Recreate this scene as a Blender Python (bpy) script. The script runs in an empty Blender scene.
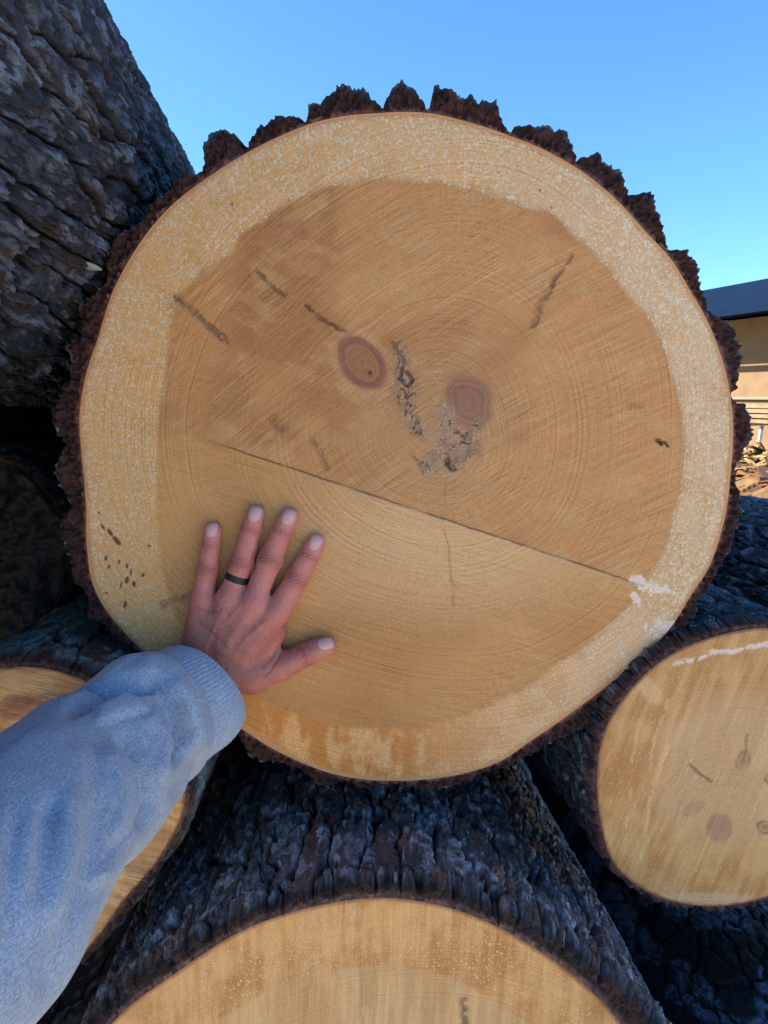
import bpy, math, random
import numpy as np
from mathutils import Vector
from mathutils.bvhtree import BVHTree

random.seed(4)
R = math.radians
scene = bpy.context.scene
col = scene.collection

# ------------------------------------------------------------------ camera model
F = 720.0                      # focal length in photo pixels (768 x 1024 frame)
PITCH = math.atan((512 - 395) / F)
CAM = np.array([0.0, 0.0, 1.5])
FW = np.array([0, math.cos(PITCH), -math.sin(PITCH)])
UP = np.array([0, math.sin(PITCH), math.cos(PITCH)])


def ray(px, py):
    return FW + np.array([(px - 384) / F, 0, 0]) + UP * ((512 - py) / F)


def at(px, py, Y):
    """world point on the upright plane y = Y that the photo shows at px, py"""
    r = ray(px, py)
    return CAM + r * (Y / r[1])


def project(P):
    v = P - CAM
    w = v @ FW
    return np.stack([384 + F * v[..., 0] / w, 512 - F * (v @ UP) / w], -1)


# ------------------------------------------------------------------ numpy noise
def hsh(ix, iy, seed):
    h = (ix.astype(np.int64) * 374761393 + iy.astype(np.int64) * 668265263 + seed * 974634777) & 0xFFFFFFFF
    h = ((h ^ (h >> 13)) * 1274126177) & 0xFFFFFFFF
    h = ((h ^ (h >> 16)) * 2246822519) & 0xFFFFFFFF
    return ((h ^ (h >> 15)) & 0xFFFFFF) / float(0xFFFFFF)


def vn(x, y, seed=0):
    x, y = np.broadcast_arrays(np.asarray(x, float), np.asarray(y, float))
    ix = np.floor(x); iy = np.floor(y)
    fx = x - ix; fy = y - iy
    fx = fx * fx * (3 - 2 * fx); fy = fy * fy * (3 - 2 * fy)
    a = hsh(ix, iy, seed); b = hsh(ix + 1, iy, seed)
    c = hsh(ix, iy + 1, seed); d = hsh(ix + 1, iy + 1, seed)
    return (a + (b - a) * fx) * (1 - fy) + (c + (d - c) * fx) * fy


def fbm(x, y, seed=0, octv=4, gain=0.5):
    s = 0; a = 1; n = 0
    for k in range(octv):
        s = s + a * vn(x * 2 ** k + 17.3 * k, y * 2 ** k - 9.1 * k, seed + k); n += a; a *= gain
    return s / n


def worley(x, y, seed=0, jit=0.9):
    ix = np.floor(x); iy = np.floor(y)
    f1 = np.full(x.shape, 9.0); f2 = np.full(x.shape, 9.0)
    idn = np.zeros(x.shape); dx1 = np.zeros(x.shape); dy1 = np.zeros(x.shape)
    for i in (-1, 0, 1):
        for j in (-1, 0, 1):
            cx = ix + i; cy = iy + j
            px = cx + 0.5 + jit * (hsh(cx, cy, seed) - 0.5)
            py = cy + 0.5 + jit * (hsh(cx, cy, seed + 1) - 0.5)
            dx = x - px; dy = y - py
            d = np.hypot(dx, dy)
            m = d < f1
            f2 = np.where(m, f1, np.minimum(f2, d))
            idn = np.where(m, hsh(cx, cy, seed + 2), idn)
            dx1 = np.where(m, dx, dx1); dy1 = np.where(m, dy, dy1)
            f1 = np.where(m, d, f1)
    return f1, f2, idn, dx1, dy1


def sst(a, b, x):
    t = np.clip((x - a) / (b - a), 0, 1)
    return t * t * (3 - 2 * t)


def mixc(a, b, t):
    return a + (b - a) * np.asarray(t)[..., None]


C = lambda *v: np.array(v, float)


# ------------------------------------------------------------------ mesh helpers
def mesh_from(name, V, Q, mat, attrs=None, smooth=True, parent=None, T=None):
    me = bpy.data.meshes.new(name)
    V = np.asarray(V, np.float32).reshape(-1, 3)
    Q = np.asarray(Q, np.int32).reshape(-1, 4)
    nt = 0 if T is None else len(T)
    me.vertices.add(len(V)); me.vertices.foreach_set('co', V.ravel())
    nl = Q.size + nt * 3
    me.loops.add(nl); me.polygons.add(len(Q) + nt)
    li = Q.ravel(); starts = np.arange(len(Q), dtype=np.int32) * 4
    if nt:
        T = np.asarray(T, np.int32)
        li = np.concatenate([li, T.ravel()])
        starts = np.concatenate([starts, len(Q) * 4 + np.arange(nt, dtype=np.int32) * 3])
    me.loops.foreach_set('vertex_index', li.astype(np.int32))
    me.polygons.foreach_set('loop_start', starts.astype(np.int32))
    me.update(calc_edges=True); me.validate()
    me.polygons.foreach_set('use_smooth', np.full(len(me.polygons), smooth))
    for k, a in (attrs or {}).items():
        a = np.asarray(a, np.float32)
        if len(a) != len(me.vertices):
            continue
        if a.ndim == 1:
            me.attributes.new(k, 'FLOAT', 'POINT').data.foreach_set('value', a)
        elif a.shape[1] == 4:
            me.attributes.new(k, 'FLOAT_COLOR', 'POINT').data.foreach_set('color', a.ravel())
        elif a.shape[1] == 3 and k == 'Col':
            b = np.ones((len(a), 4), np.float32); b[:, :3] = a
            me.attributes.new(k, 'FLOAT_COLOR', 'POINT').data.foreach_set('color', b.ravel())
        else:
            me.attributes.new(k, 'FLOAT_VECTOR', 'POINT').data.foreach_set('vector', a.ravel())
    me.materials.append(mat)
    o = bpy.data.objects.new(name, me); col.objects.link(o)
    if parent is not None:
        o.parent = parent
    return o


def grid_quads(nr, nc, wrap=True):
    i = np.arange(nr - 1)[:, None]; n2 = nc if wrap else nc - 1
    j = np.arange(n2)[None, :]
    a = i * nc + j; b = i * nc + (j + 1) % nc
    return np.stack([a, b, b + nc, a + nc], -1).reshape(-1, 4)


def tag(o, label, cat, group=None, kind=None):
    if label: o['label'] = label
    if cat: o['category'] = cat
    if group: o['group'] = group
    if kind: o['kind'] = kind
    return o


def empty(name, loc, label, cat, group=None):
    o = bpy.data.objects.new(name, None); col.objects.link(o)
    o.location = loc; o.empty_display_size = 0.1
    return tag(o, label, cat, group)


def boxes(name, items, mat, parent=None):
    """one mesh from oriented boxes: (centre, x-axis dir angle, sx, sy, sz[, tilt])"""
    V = []; Q = []
    for (c, ang, sx, sy, sz) in items:
        ca, sa = math.cos(ang), math.sin(ang)
        b = len(V)
        for z in (-1, 1):
            for (x, y) in ((-1, -1), (1, -1), (1, 1), (-1, 1)):
                X = x * sx / 2; Y = y * sy / 2
                V.append((c[0] + X * ca - Y * sa, c[1] + X * sa + Y * ca, c[2] + z * sz / 2))
        Q += [(b, b + 3, b + 2, b + 1), (b + 4, b + 5, b + 6, b + 7)] + [(b + k, b + (k + 1) % 4, b + 4 + (k + 1) % 4, b + 4 + k) for k in range(4)]
    return mesh_from(name, V, Q, mat, smooth=False, parent=parent)


# ------------------------------------------------------------------ materials
class NT:
    def __init__(s, name):
        s.m = bpy.data.materials.new(name); s.m.use_nodes = True
        s.t = s.m.node_tree; s.n = s.t.nodes; s.l = s.t.links
        s.bsdf = s.n['Principled BSDF']

    def add(s, typ, **kw):
        nd = s.n.new(typ)
        for k, v in kw.items():
            if k.startswith('_'):
                setattr(nd, k[1:], v)
            else:
                key = int(k[1:]) if k[0] == 'i' and k[1:].isdigit() else k.replace('__', ' ')
                if isinstance(v, bpy.types.NodeSocket): s.l.new(v, nd.inputs[key])
                else: nd.inputs[key].default_value = v
        return nd

    def math(s, op, a, b=0.0, clamp=False):
        nd = s.n.new('ShaderNodeMath'); nd.operation = op; nd.use_clamp = clamp
        for i, v in enumerate((a, b)):
            if isinstance(v, bpy.types.NodeSocket): s.l.new(v, nd.inputs[i])
            else: nd.inputs[i].default_value = v
        return nd.outputs[0]

    def attr(s, name):
        nd = s.n.new('ShaderNodeAttribute'); nd.attribute_name = name
        return nd

    def mix(s, fac, a, b, mode='MIX'):
        nd = s.n.new('ShaderNodeMix'); nd.data_type = 'RGBA'; nd.blend_type = mode
        for key, v in ((0, fac), (6, a), (7, b)):
            if isinstance(v, bpy.types.NodeSocket): s.l.new(v, nd.inputs[key])
            else: nd.inputs[key].default_value = v
        return nd.outputs[2]

    def noise(s, scale, detail=3, vec=None, rough=0.55):
        nd = s.n.new('ShaderNodeTexNoise'); nd.inputs['Scale'].default_value = scale
        nd.inputs['Detail'].default_value = detail; nd.inputs['Roughness'].default_value = rough
        if vec is not None: s.l.new(vec, nd.inputs['Vector'])
        return nd.outputs[0]

    def ramp(s, v, lo, hi, to0=0.0, to1=1.0):
        nd = s.n.new('ShaderNodeMapRange'); s.l.new(v, nd.inputs[0])
        for i, x in enumerate((lo, hi, to0, to1)): nd.inputs[i + 1].default_value = x
        return nd.outputs[0]

    def coord(s):
        if not hasattr(s, '_tc'): s._tc = s.n.new('ShaderNodeTexCoord')
        return s._tc.outputs['Object']

    def scale(s, vec, sc):
        nd = s.n.new('ShaderNodeMapping'); s.l.new(vec, nd.inputs[0]); nd.inputs['Scale'].default_value = sc
        return nd.outputs[0]

    def bump(s, h, dist, strength=1.0, prev=None):
        nd = s.n.new('ShaderNodeBump'); s.l.new(h, nd.inputs['Height'])
        nd.inputs['Distance'].default_value = dist; nd.inputs['Strength'].default_value = strength
        if prev is not None: s.l.new(prev, nd.inputs['Normal'])
        return nd.outputs[0]

    def done(s, color, rough, normal=None, **kw):
        for key, v in (('Base Color', color), ('Roughness', rough)):
            if isinstance(v, bpy.types.NodeSocket): s.l.new(v, s.bsdf.inputs[key])
            else: s.bsdf.inputs[key].default_value = v
        if normal is not None: s.l.new(normal, s.bsdf.inputs['Normal'])
        for k, v in kw.items(): s.bsdf.inputs[k.replace('__', ' ')].default_value = v
        return s.m


def gray(f):  # helper value -> rgba
    return (f, f, f, 1)


def mat_bark(name, spec=0.4, rough=0.70):
    t = NT(name); a = t.attr('Col').outputs[0]
    n = t.noise(260, 4, t.coord()); n2 = t.noise(900, 2, t.coord())
    f = t.math('ADD', t.ramp(n, .3, .7, .62, 1.3), t.ramp(n2, .3, .7, -.18, .18))
    c = t.mix(1.0, a, t.add('ShaderNodeCombineColor', i0=f, i1=f, i2=f).outputs[0], 'MULTIPLY')
    nb = t.bump(n, .004, .7); nb = t.bump(n2, .0015, .6, nb)
    return t.done(c, t.ramp(n, .3, .7, rough - .12, rough + .12), nb, **{'Specular__IOR__Level': spec})


def mat_wood(name):
    """sawn end grain: colour attribute + growth rings + saw scratches + beads of resin"""
    t = NT(name)
    a = t.attr('Col').outputs[0]
    saw = t.attr('saw').outputs['Vector']
    rr = t.attr('ring').outputs['Fac']
    spk = t.attr('spk').outputs['Fac']
    wet = t.attr('wet').outputs['Fac']
    sk = t.attr('sawk').outputs['Fac']
    # growth rings
    cx = t.add('ShaderNodeCombineXYZ', i0=rr)
    rn = t.noise(380, 1.5, cx.outputs[0]); rn2 = t.noise(1000, 0, cx.outputs[0])
    rings = t.math('ADD', t.ramp(rn, .3, .7, -.17, .16), t.ramp(rn2, .35, .65, -.12, .10))
    sz = t.add('ShaderNodeSeparateXYZ', i0=saw)
    rad = t.noise(1.0, 3, t.add('ShaderNodeCombineXYZ', i0=t.math('MULTIPLY', sz.outputs[2], 130.0), i1=t.math('MULTIPLY', rr, 16.0)).outputs[0])
    radial = t.math('MULTIPLY', t.ramp(rad, .32, .68, -.065, .065), t.ramp(t.noise(11, 2, t.coord()), .4, .6, .3, 1.0))
    xy = t.add('ShaderNodeCombineXYZ', i0=sz.outputs[0], i1=sz.outputs[1]); saw = xy.outputs[0]
    big = t.noise(9, 3, t.coord())
    rings = t.math('MULTIPLY', rings, t.ramp(big, .38, .62, .35, 1.1))
    rings = t.math('MULTIPLY', t.math('ADD', rings, radial), t.attr('rk').outputs['Fac'])
    # saw scratches (two widths), stretched along the cut
    s1 = t.noise(1.0, 3, t.scale(saw, (7, 330, 1))); s2 = t.noise(1.0, 2, t.scale(saw, (22, 900, 1)))
    s3 = t.noise(1.0, 2, t.scale(saw, (4, 60, 1)))
    sc = t.math('ADD', t.ramp(s1, .3, .7, -.085, .10), t.ramp(s2, .3, .7, -.14, .14))
    sc = t.math('ADD', sc, t.ramp(s3, .3, .7, -.03, .03))
    sc = t.math('MULTIPLY', t.math('MULTIPLY', sc, sk), t.ramp(t.noise(17, 3, t.coord()), .40, .60, .35, 1.25))
    fine = t.noise(700, 3, t.coord()); f1 = t.ramp(fine, .3, .7, -.17, .17)
    f = t.math('ADD', t.math('ADD', rings, sc), t.math('ADD', f1, 1.0))
    a = t.mix(1.0, a, (1.14, .965, .87, 1), 'MULTIPLY')
    c = t.mix(1.0, a, t.add('ShaderNodeCombineColor', i0=f, i1=f, i2=f).outputs[0], 'MULTIPLY')
    # pale raised fibres where the saw tore
    tear = t.math('MULTIPLY', t.ramp(t.noise(1.0, 3, t.scale(saw, (13, 420, 1))), .55, .68), t.ramp(t.noise(16, 3, t.coord()), .46, .60))
    tear = t.math('MULTIPLY', tear, t.math('MULTIPLY', sk, .62), True)
    c = t.mix(tear, c, (.66, .45, .24, 1))
    # resin beads
    vo = t.add('ShaderNodeTexVoronoi', Scale=470.0, Randomness=1.0); t.l.new(t.coord(), vo.inputs['Vector'])
    rnd = t.add('ShaderNodeSeparateColor', i0=vo.outputs['Color'])
    thr = t.math('MULTIPLY', t.math('MULTIPLY', rnd.outputs[0], rnd.outputs[1]), spk)
    bead = t.math('LESS_THAN', vo.outputs['Distance'], t.math('MULTIPLY', t.math('MULTIPLY', rnd.outputs[0], spk), .50))
    vo2 = t.add('ShaderNodeTexVoronoi', Scale=270.0, Randomness=1.0); t.l.new(t.coord(), vo2.inputs['Vector'])
    rnd2 = t.add('ShaderNodeSeparateColor', i0=vo2.outputs['Color'])
    bead2 = t.math('LESS_THAN', vo2.outputs['Distance'], t.math('MULTIPLY', t.math('MULTIPLY', t.math('POWER', rnd2.outputs[0], 2.2), spk), .40))
    allb = t.math('MAXIMUM', bead, bead2)
    tone = t.mix(rnd.outputs[2], (.66, .46, .24, 1), (.86, .75, .56, 1))
    c = t.mix(t.math('MULTIPLY', allb, .68), c, tone)
    h = t.math('ADD', t.math('MULTIPLY', t.math('ADD', sc, rings), .8), t.math('MULTIPLY', allb, .5))
    h = t.math('ADD', h, t.math('MULTIPLY', fine, .5))
    nb = t.bump(h, .0016, .55)
    ro = t.math('SUBTRACT', .66, t.math('MULTIPLY', wet, .30))
    ro = t.math('SUBTRACT', ro, t.math('MULTIPLY', allb, .35))
    return t.done(c, ro, nb, **{'Specular__IOR__Level': .35})


def mat_plain(name, rgb, rough=.7, var=.2, scale=20.0, bump=0.0, spec=.4, metal=0.0):
    t = NT(name)
    n = t.noise(scale, 4, t.coord())
    f = t.ramp(n, .3, .7, 1 - var, 1 + var)
    c = t.mix(1.0, (*rgb, 1), t.add('ShaderNodeCombineColor', i0=f, i1=f, i2=f).outputs[0], 'MULTIPLY')
    nb = t.bump(n, bump, 1.0) if bump else None
    return t.done(c, rough, nb, **{'Specular__IOR__Level': spec, 'Metallic': metal})


MB = mat_bark('bark')
MW = mat_wood('sawn_wood')


# ------------------------------------------------------------------ bark relief
def bark_field(u, v, w, l, seed, style):
    """height 0..1 and colour of weathered bark; u runs round the log, v along it (metres)"""
    wu = (fbm(u / w * .7, v / l * .8, seed + 50, 3) - .5) * w * 1.5 + (fbm(u / w * 4, v / l * 6, seed + 51, 3) - .5) * w * .34
    wv = (fbm(u / w * .6 + 31, v / l * .7, seed + 60, 3) - .5) * l * 1.0 + (fbm(u / w * 4 + 9, v / l * 6, seed + 61, 3) - .5) * l * .30
    f1, f2, cid, dx, dy = worley((u + wu) / w, (v + wv) / l, seed)
    e = f2 - f1
    plate = .85 * sst(.01, .12, e) + .15 * sst(.05, .30, e)
    g1, g2, gid, gx, gy = worley((u + wu * 1.3) / (w * .45) + 3.3, (v + wv * 1.2) / (l * .26) + 7.7, seed + 5)
    ang = hsh(np.floor(gid * 4096), np.floor(gid * 977), seed + 9) * 6.283
    flake = gid * .9 + .35 * (np.cos(ang) * gx + np.sin(ang) * gy) + .75 * gy
    ge = sst(.0, .07, g2 - g1)
    k1, k2, kid, kx, ky = worley((u + wu * 1.5) / (w * .27) + 1.3, (v + wv * 1.5) / (l * .15) + 2.7, seed + 15)
    ka = kid * 40
    chip = kid * .9 + .3 * (kx * np.cos(ka) + ky * np.sin(ka)) + .6 * ky
    ce = sst(.0, .07, k2 - k1)
    fib = fbm(u / .0035, v / .012, seed + 80, 3)
    iso = fbm(u / .009, v / .011, seed + 81, 4)
    big = fbm(u / (w * 3), v / (l * 2), seed + 90, 3)
    h = plate * (.48 + .16 * cid) + plate * (.13 * flake * (.7 + .3 * ge) + .08 * (ge - 1) + .10 * chip * (.7 + .3 * ce) + .05 * (ce - 1)) + .06 * (fib - .5) + .13 * (iso - .5) + .18 * (big - .5)
    h = np.clip(h, -.1, 1.15)
    # colours: inner bark brown, shade painted near-black into the fissures, weathered scales outside
    inner, cool, warm, pale = style
    tint = sst(.40, .72, fbm(u / (w * 1.3), v / (l * .8), seed + 33, 3) * .55 + gid * .45)
    c = mixc(cool, warm, tint)
    c = mixc(c, pale, sst(.50, .78, kid * .45 + iso * .55) * .8)  # pale scales, doubling as highlights put into the colour
    c = c * (0.70 + .6 * gid)[..., None]
    c = mixc(inner, c, sst(.10, .55, plate * (.65 + .35 * ge) * (.6 + .4 * ce)))
    c = c * (.8 + .4 * kid)[..., None]
    if style is STY['blue']:
        c = mixc(C(.012, .012, .014), c, sst(.44, .54, fbm(u / .05, v / .05, seed + 7, 4)))
    return h, c


STY = dict(
    grey=(C(.013, .011, .012), C(.026, .037, .061), C(.035, .025, .027), C(.130, .160, .215)),
    top=(C(.014, .010, .009), C(.150, .155, .172), C(.185, .108, .082), C(.40, .43, .48)),
    dark=(C(.012, .010, .010), C(.055, .066, .084), C(.055, .042, .040), C(.24, .26, .28)),
    blue=(C(.012, .012, .014), C(.14, .19, .26), C(.026, .028, .034), C(.16, .21, .28)),
    lichen=(C(.030, .014, .011), C(.160, .195, .185), C(.085, .042, .032), C(.30, .35, .34)),
)


def dense_theta(n, sectors, lo):
    """n angles over a full turn starting at lo; sectors = (centre, half width, weight) get more of them"""
    g = np.linspace(lo, lo + 2 * math.pi, 4001); w = np.ones_like(g)
    for (c, hw, k) in sectors:
        d = np.abs((g - c + math.pi) % (2 * math.pi) - math.pi)
        w += k * (1 - sst(hw * .85, hw * 1.15, d))
    cum = np.concatenate([[0], np.cumsum((w[1:] + w[:-1]) / 2)]); cum /= cum[-1]
    return np.interp(np.arange(n) / n, cum, g)


def polar(c, pts):
    """outline points (world) -> sorted angle / radius about c in the x-z plane"""
    a = np.array([(math.atan2(p[2] - c[2], p[0] - c[0]), math.hypot(p[2] - c[2], p[0] - c[0])) for p in pts])
    return a[np.argsort(a[:, 0])]


def per_interp(th, tab, smooth=False):
    x = (th + math.pi) % (2 * math.pi) - math.pi
    a, r = tab[:, 0], tab[:, 1]
    n = len(a)
    A = np.concatenate([a - 2 * math.pi, a, a + 2 * math.pi]); Rr = np.concatenate([r, r, r])
    if not smooth:
        return np.interp(x, A, Rr)
    # monotone-ish cubic through the traced points
    m = np.gradient(Rr, A)
    i = np.clip(np.searchsorted(A, x) - 1, 0, len(A) - 2)
    hh = A[i + 1] - A[i]; s = (x - A[i]) / hh
    return ((2 * s**3 - 3 * s**2 + 1) * Rr[i] + (s**3 - 2 * s**2 + s) * hh * m[i]
            + (-2 * s**3 + 3 * s**2) * Rr[i + 1] + (s**3 - s**2) * hh * m[i + 1])


VP = (352, 440)


def make_log(label, centre, Yf, wood, seed, outer=None, thick=.02, relief=.012, wl=(.04, .10), style='grey',
             vp=VP, length=4.0, taper=.04, ntheta=700, sectors=(), seam=-math.pi / 2, near=.7, dn=.002, nfar=60,
             face=None, rim_col=None, cut_grid=(500, 120), group='felled logs in the stack', end_col=None, fuzz=.0012, rows=9, tvar=()):
    """a log: an Empty at its sawn end > bark, cut_face"""
    c = at(centre[0], centre[1], Yf) if len(centre) == 2 else np.array(centre, float)
    d = ray(*vp); d = d / d[1]                       # advance one metre in y per unit
    if isinstance(wood, (int, float)):
        wt = np.array([[a, wood] for a in np.linspace(-math.pi, math.pi, 24, endpoint=False)])
    else:
        wt = polar(c, [at(px, py, Yf) for px, py in wood])
    thick0 = thick
    ot = None if outer is None else polar(c, [at(px, py, Yf) for px, py in outer])
    root = empty('log', c, label, 'log', group)
    th = dense_theta(ntheta, sectors, seam)
    rw = per_interp(th, wt, True)
    Rm = wt[:, 1].mean()
    # axial stations: fine near the sawn end, coarser away
    t = np.concatenate([np.arange(0, near, dn), near + (length - near) * np.linspace(0, 1, nfar) ** 1.6])
    TH, T = np.meshgrid(th, t)
    u = (TH - seam) * (Rm + thick); v = T + seed * 1.7
    h, bc = bark_field(u, v, wl[0], wl[1], seed, STY[style])
    h0 = h[0]
    tap = 1 - taper * T / length
    bow = 1 + .03 * (vn(T * .9, T * 0 + seed, 3) - .5) * 2 * sst(0, .6, T)
    base = rw[None, :] * tap * bow
    thick = thick0 + sum(e_ * np.exp(-(((th - R(a_) + math.pi) % (2 * math.pi) - math.pi) / R(b_)) ** 2) for a_, b_, e_ in tvar)[None, :] if tvar else thick0
    if ot is not None:
        ro = per_interp(th, ot)
        tk = sst(.006, .020, ro - rw)
        ro = .0015 + ro + .12 * (ro - rw) + tk * (.012 * (fbm(th * Rm / .018, th * 0 + 5, seed + 1, 2) - .5) + .0048 * (fbm(th * Rm / .0065, th * 0 + 5, seed + 1, 2) - .5) + fuzz * .8 * (vn(th * Rm / .0018, th * 0, seed + 2) - .5) * 2)
        ro = np.maximum(ro, rw + .004)
        k = sst(0.0, .16, T + .05 * (fbm(u / .03, v / .05, seed + 3, 2) - .5))[...]
        gen = base + thick + relief * (h - .5) * 2
        loc = ro[None, :] * tap - .004 * sst(.0, .03, T) + relief * .8 * (h - h0[None, :])
        rad = loc * (1 - k) + gen * k
        rad = np.maximum(rad, base + .003)
    else:
        rad = base + thick + relief * (h - .5) * 2
        rad[0] += fuzz * 2 * (fbm(th * Rm / .005, th * 0 + 5, seed + 1, 3) - .5) * 2
        rad = np.maximum(rad, base + .002)
    ct, sn = np.cos(TH), np.sin(TH)
    P = np.stack([d[0] * T + rad * ct, T.copy(), d[2] * T + rad * sn], -1)
    P[0, :, 1] = 0
    # end grain of the bark: torn rows from the wood out to the rim
    q = np.linspace(0, 1, rows)[:, None]
    ra = rw[None, :] + (rad[0] - rw)[None, :] * q
    ang = np.broadcast_to(th, ra.shape)
    yy = .004 * (fbm(ang * Rm / .010, ra / .010, seed + 11, 4) - .5) * 2 + .009 * (vn(ang * Rm / .0038, ra / .0035, seed + 12) - .5) + .005 * (vn(ang * Rm / .0018, ra / .0022, seed + 13) - .5)
    yy = yy * sst(0.0, .25, q) * np.ones_like(ra) + .010 * sst(.72, 1, q) + .003 * sst(.0, .12, q)
    A = np.stack([ra * np.cos(ang), yy, ra * np.sin(ang)], -1)
    P[0, :, 1] = A[-1, :, 1] + .004
    P[:, :, 1] = np.maximum(P[:, :, 1], 0) if True else P[:, :, 1]
    P[1:, :, 1] = np.maximum(P[1:, :, 1], P[0:1, :, 1] + .0015 * np.minimum(np.arange(1, len(t)), 8)[:, None])
    rc = rim_col or (C(.105, .040, .030), C(.055, .022, .018), C(.16, .085, .062))
    n1 = fbm(ang * Rm / .012, ra / .006, seed + 21, 4); n2 = fbm(ang * Rm / .003, ra / .003, seed + 22, 2)
    ac = mixc(rc[1], rc[0], sst(.3, .7, n1 * .45 + n2 * .55))
    ac = mixc(rc[2] * (.8 + .4 * n1[..., None]), ac, sst(.10, .24, (ra - rw[None, :]) / .02 + .08 * (n1 - .5)))
    crust = sst(.80, .95, q + .3 * (n1 - .5))
    ac = mixc(ac, bc[0][None], crust * np.ones_like(ra) * .8)
    # far end
    B = np.stack([P[-1] * (1 - s) + np.array([d[0] * length, length, d[2] * length]) * s for s in (.05, .5, .98)])
    V = np.concatenate([A, P, B]); CC = np.concatenate([ac, bc, np.broadcast_to(C(.3, .2, .1), B.shape)])
    n = len(th)
    mesh_from('bark', V, grid_quads(len(V), n)[:, ::-1], MB, {'Col': CC.reshape(-1, 3)}, parent=root)
    # sawn face
    if face is not None:
        nt, nr = cut_grid
        fth = np.linspace(-math.pi, math.pi, nt, endpoint=False)
        fr = np.interp((fth - seam) % (2 * math.pi), (th - seam) % (2 * math.pi), rw, period=2 * math.pi)
        s = (np.arange(nr) / (nr - 1)) ** .75
        s[0] = .002
        X = s[:, None] * (fr * np.cos(fth))[None]; Z = s[:, None] * (fr * np.sin(fth))[None]
        rn = np.broadcast_to(s[:, None], X.shape)
        res = face(X + c[0], Z + c[2], rn, fr, c, Yf)
        W = np.stack([X, res['h'], Z], -1)
        W[-1, :, 1] = 0
        at_ = {k: np.asarray(x, np.float32).reshape(-1, *x.shape[2:]) for k, x in res.items() if k != 'h'}
        mesh_from('cut_face', W, grid_quads(nr, nt)[:, ::-1], MW, at_, parent=root)
    return root


# ------------------------------------------------------------------ painting sawn faces (true colour of the wood, in face coordinates)
def seg_dist(X, Z, pts):
    best = np.full(X.shape, 9.0); along = np.zeros(X.shape); L = 0
    for (a, b) in zip(pts[:-1], pts[1:]):
        dx, dz = b[0] - a[0], b[1] - a[1]; l2 = dx * dx + dz * dz
        t = np.clip(((X - a[0]) * dx + (Z - a[1]) * dz) / l2, 0, 1)
        dd = np.hypot(X - a[0] - t * dx, Z - a[1] - t * dz)
        m = dd < best
        along = np.where(m, L + t * math.sqrt(l2), along); best = np.where(m, dd, best); L += math.sqrt(l2)
    return best, along / max(L, 1e-9)


def poly_side(X, Z, pts, c):
    """signed distance-like value: >0 inside a star-shaped outline about c"""
    a = np.array([(math.atan2(p[1] - c[1], p[0] - c[0]), math.hypot(p[1] - c[1], p[0] - c[0])) for p in pts])
    a = a[np.argsort(a[:, 0])]
    th = np.arctan2(Z - c[1], X - c[0])
    return per_interp(th, a) - np.hypot(X - c[0], Z - c[1])


def ell(X, Z, c, ax, bx, rot):
    """normalised elliptical distance; rot in degrees counter-clockwise seen from the front"""
    ca, sa = math.cos(R(rot)), math.sin(R(rot))
    x = X - c[0]; z = Z - c[1]
    return np.hypot((x * ca + z * sa) / ax, (-x * sa + z * ca) / bx)


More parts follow.
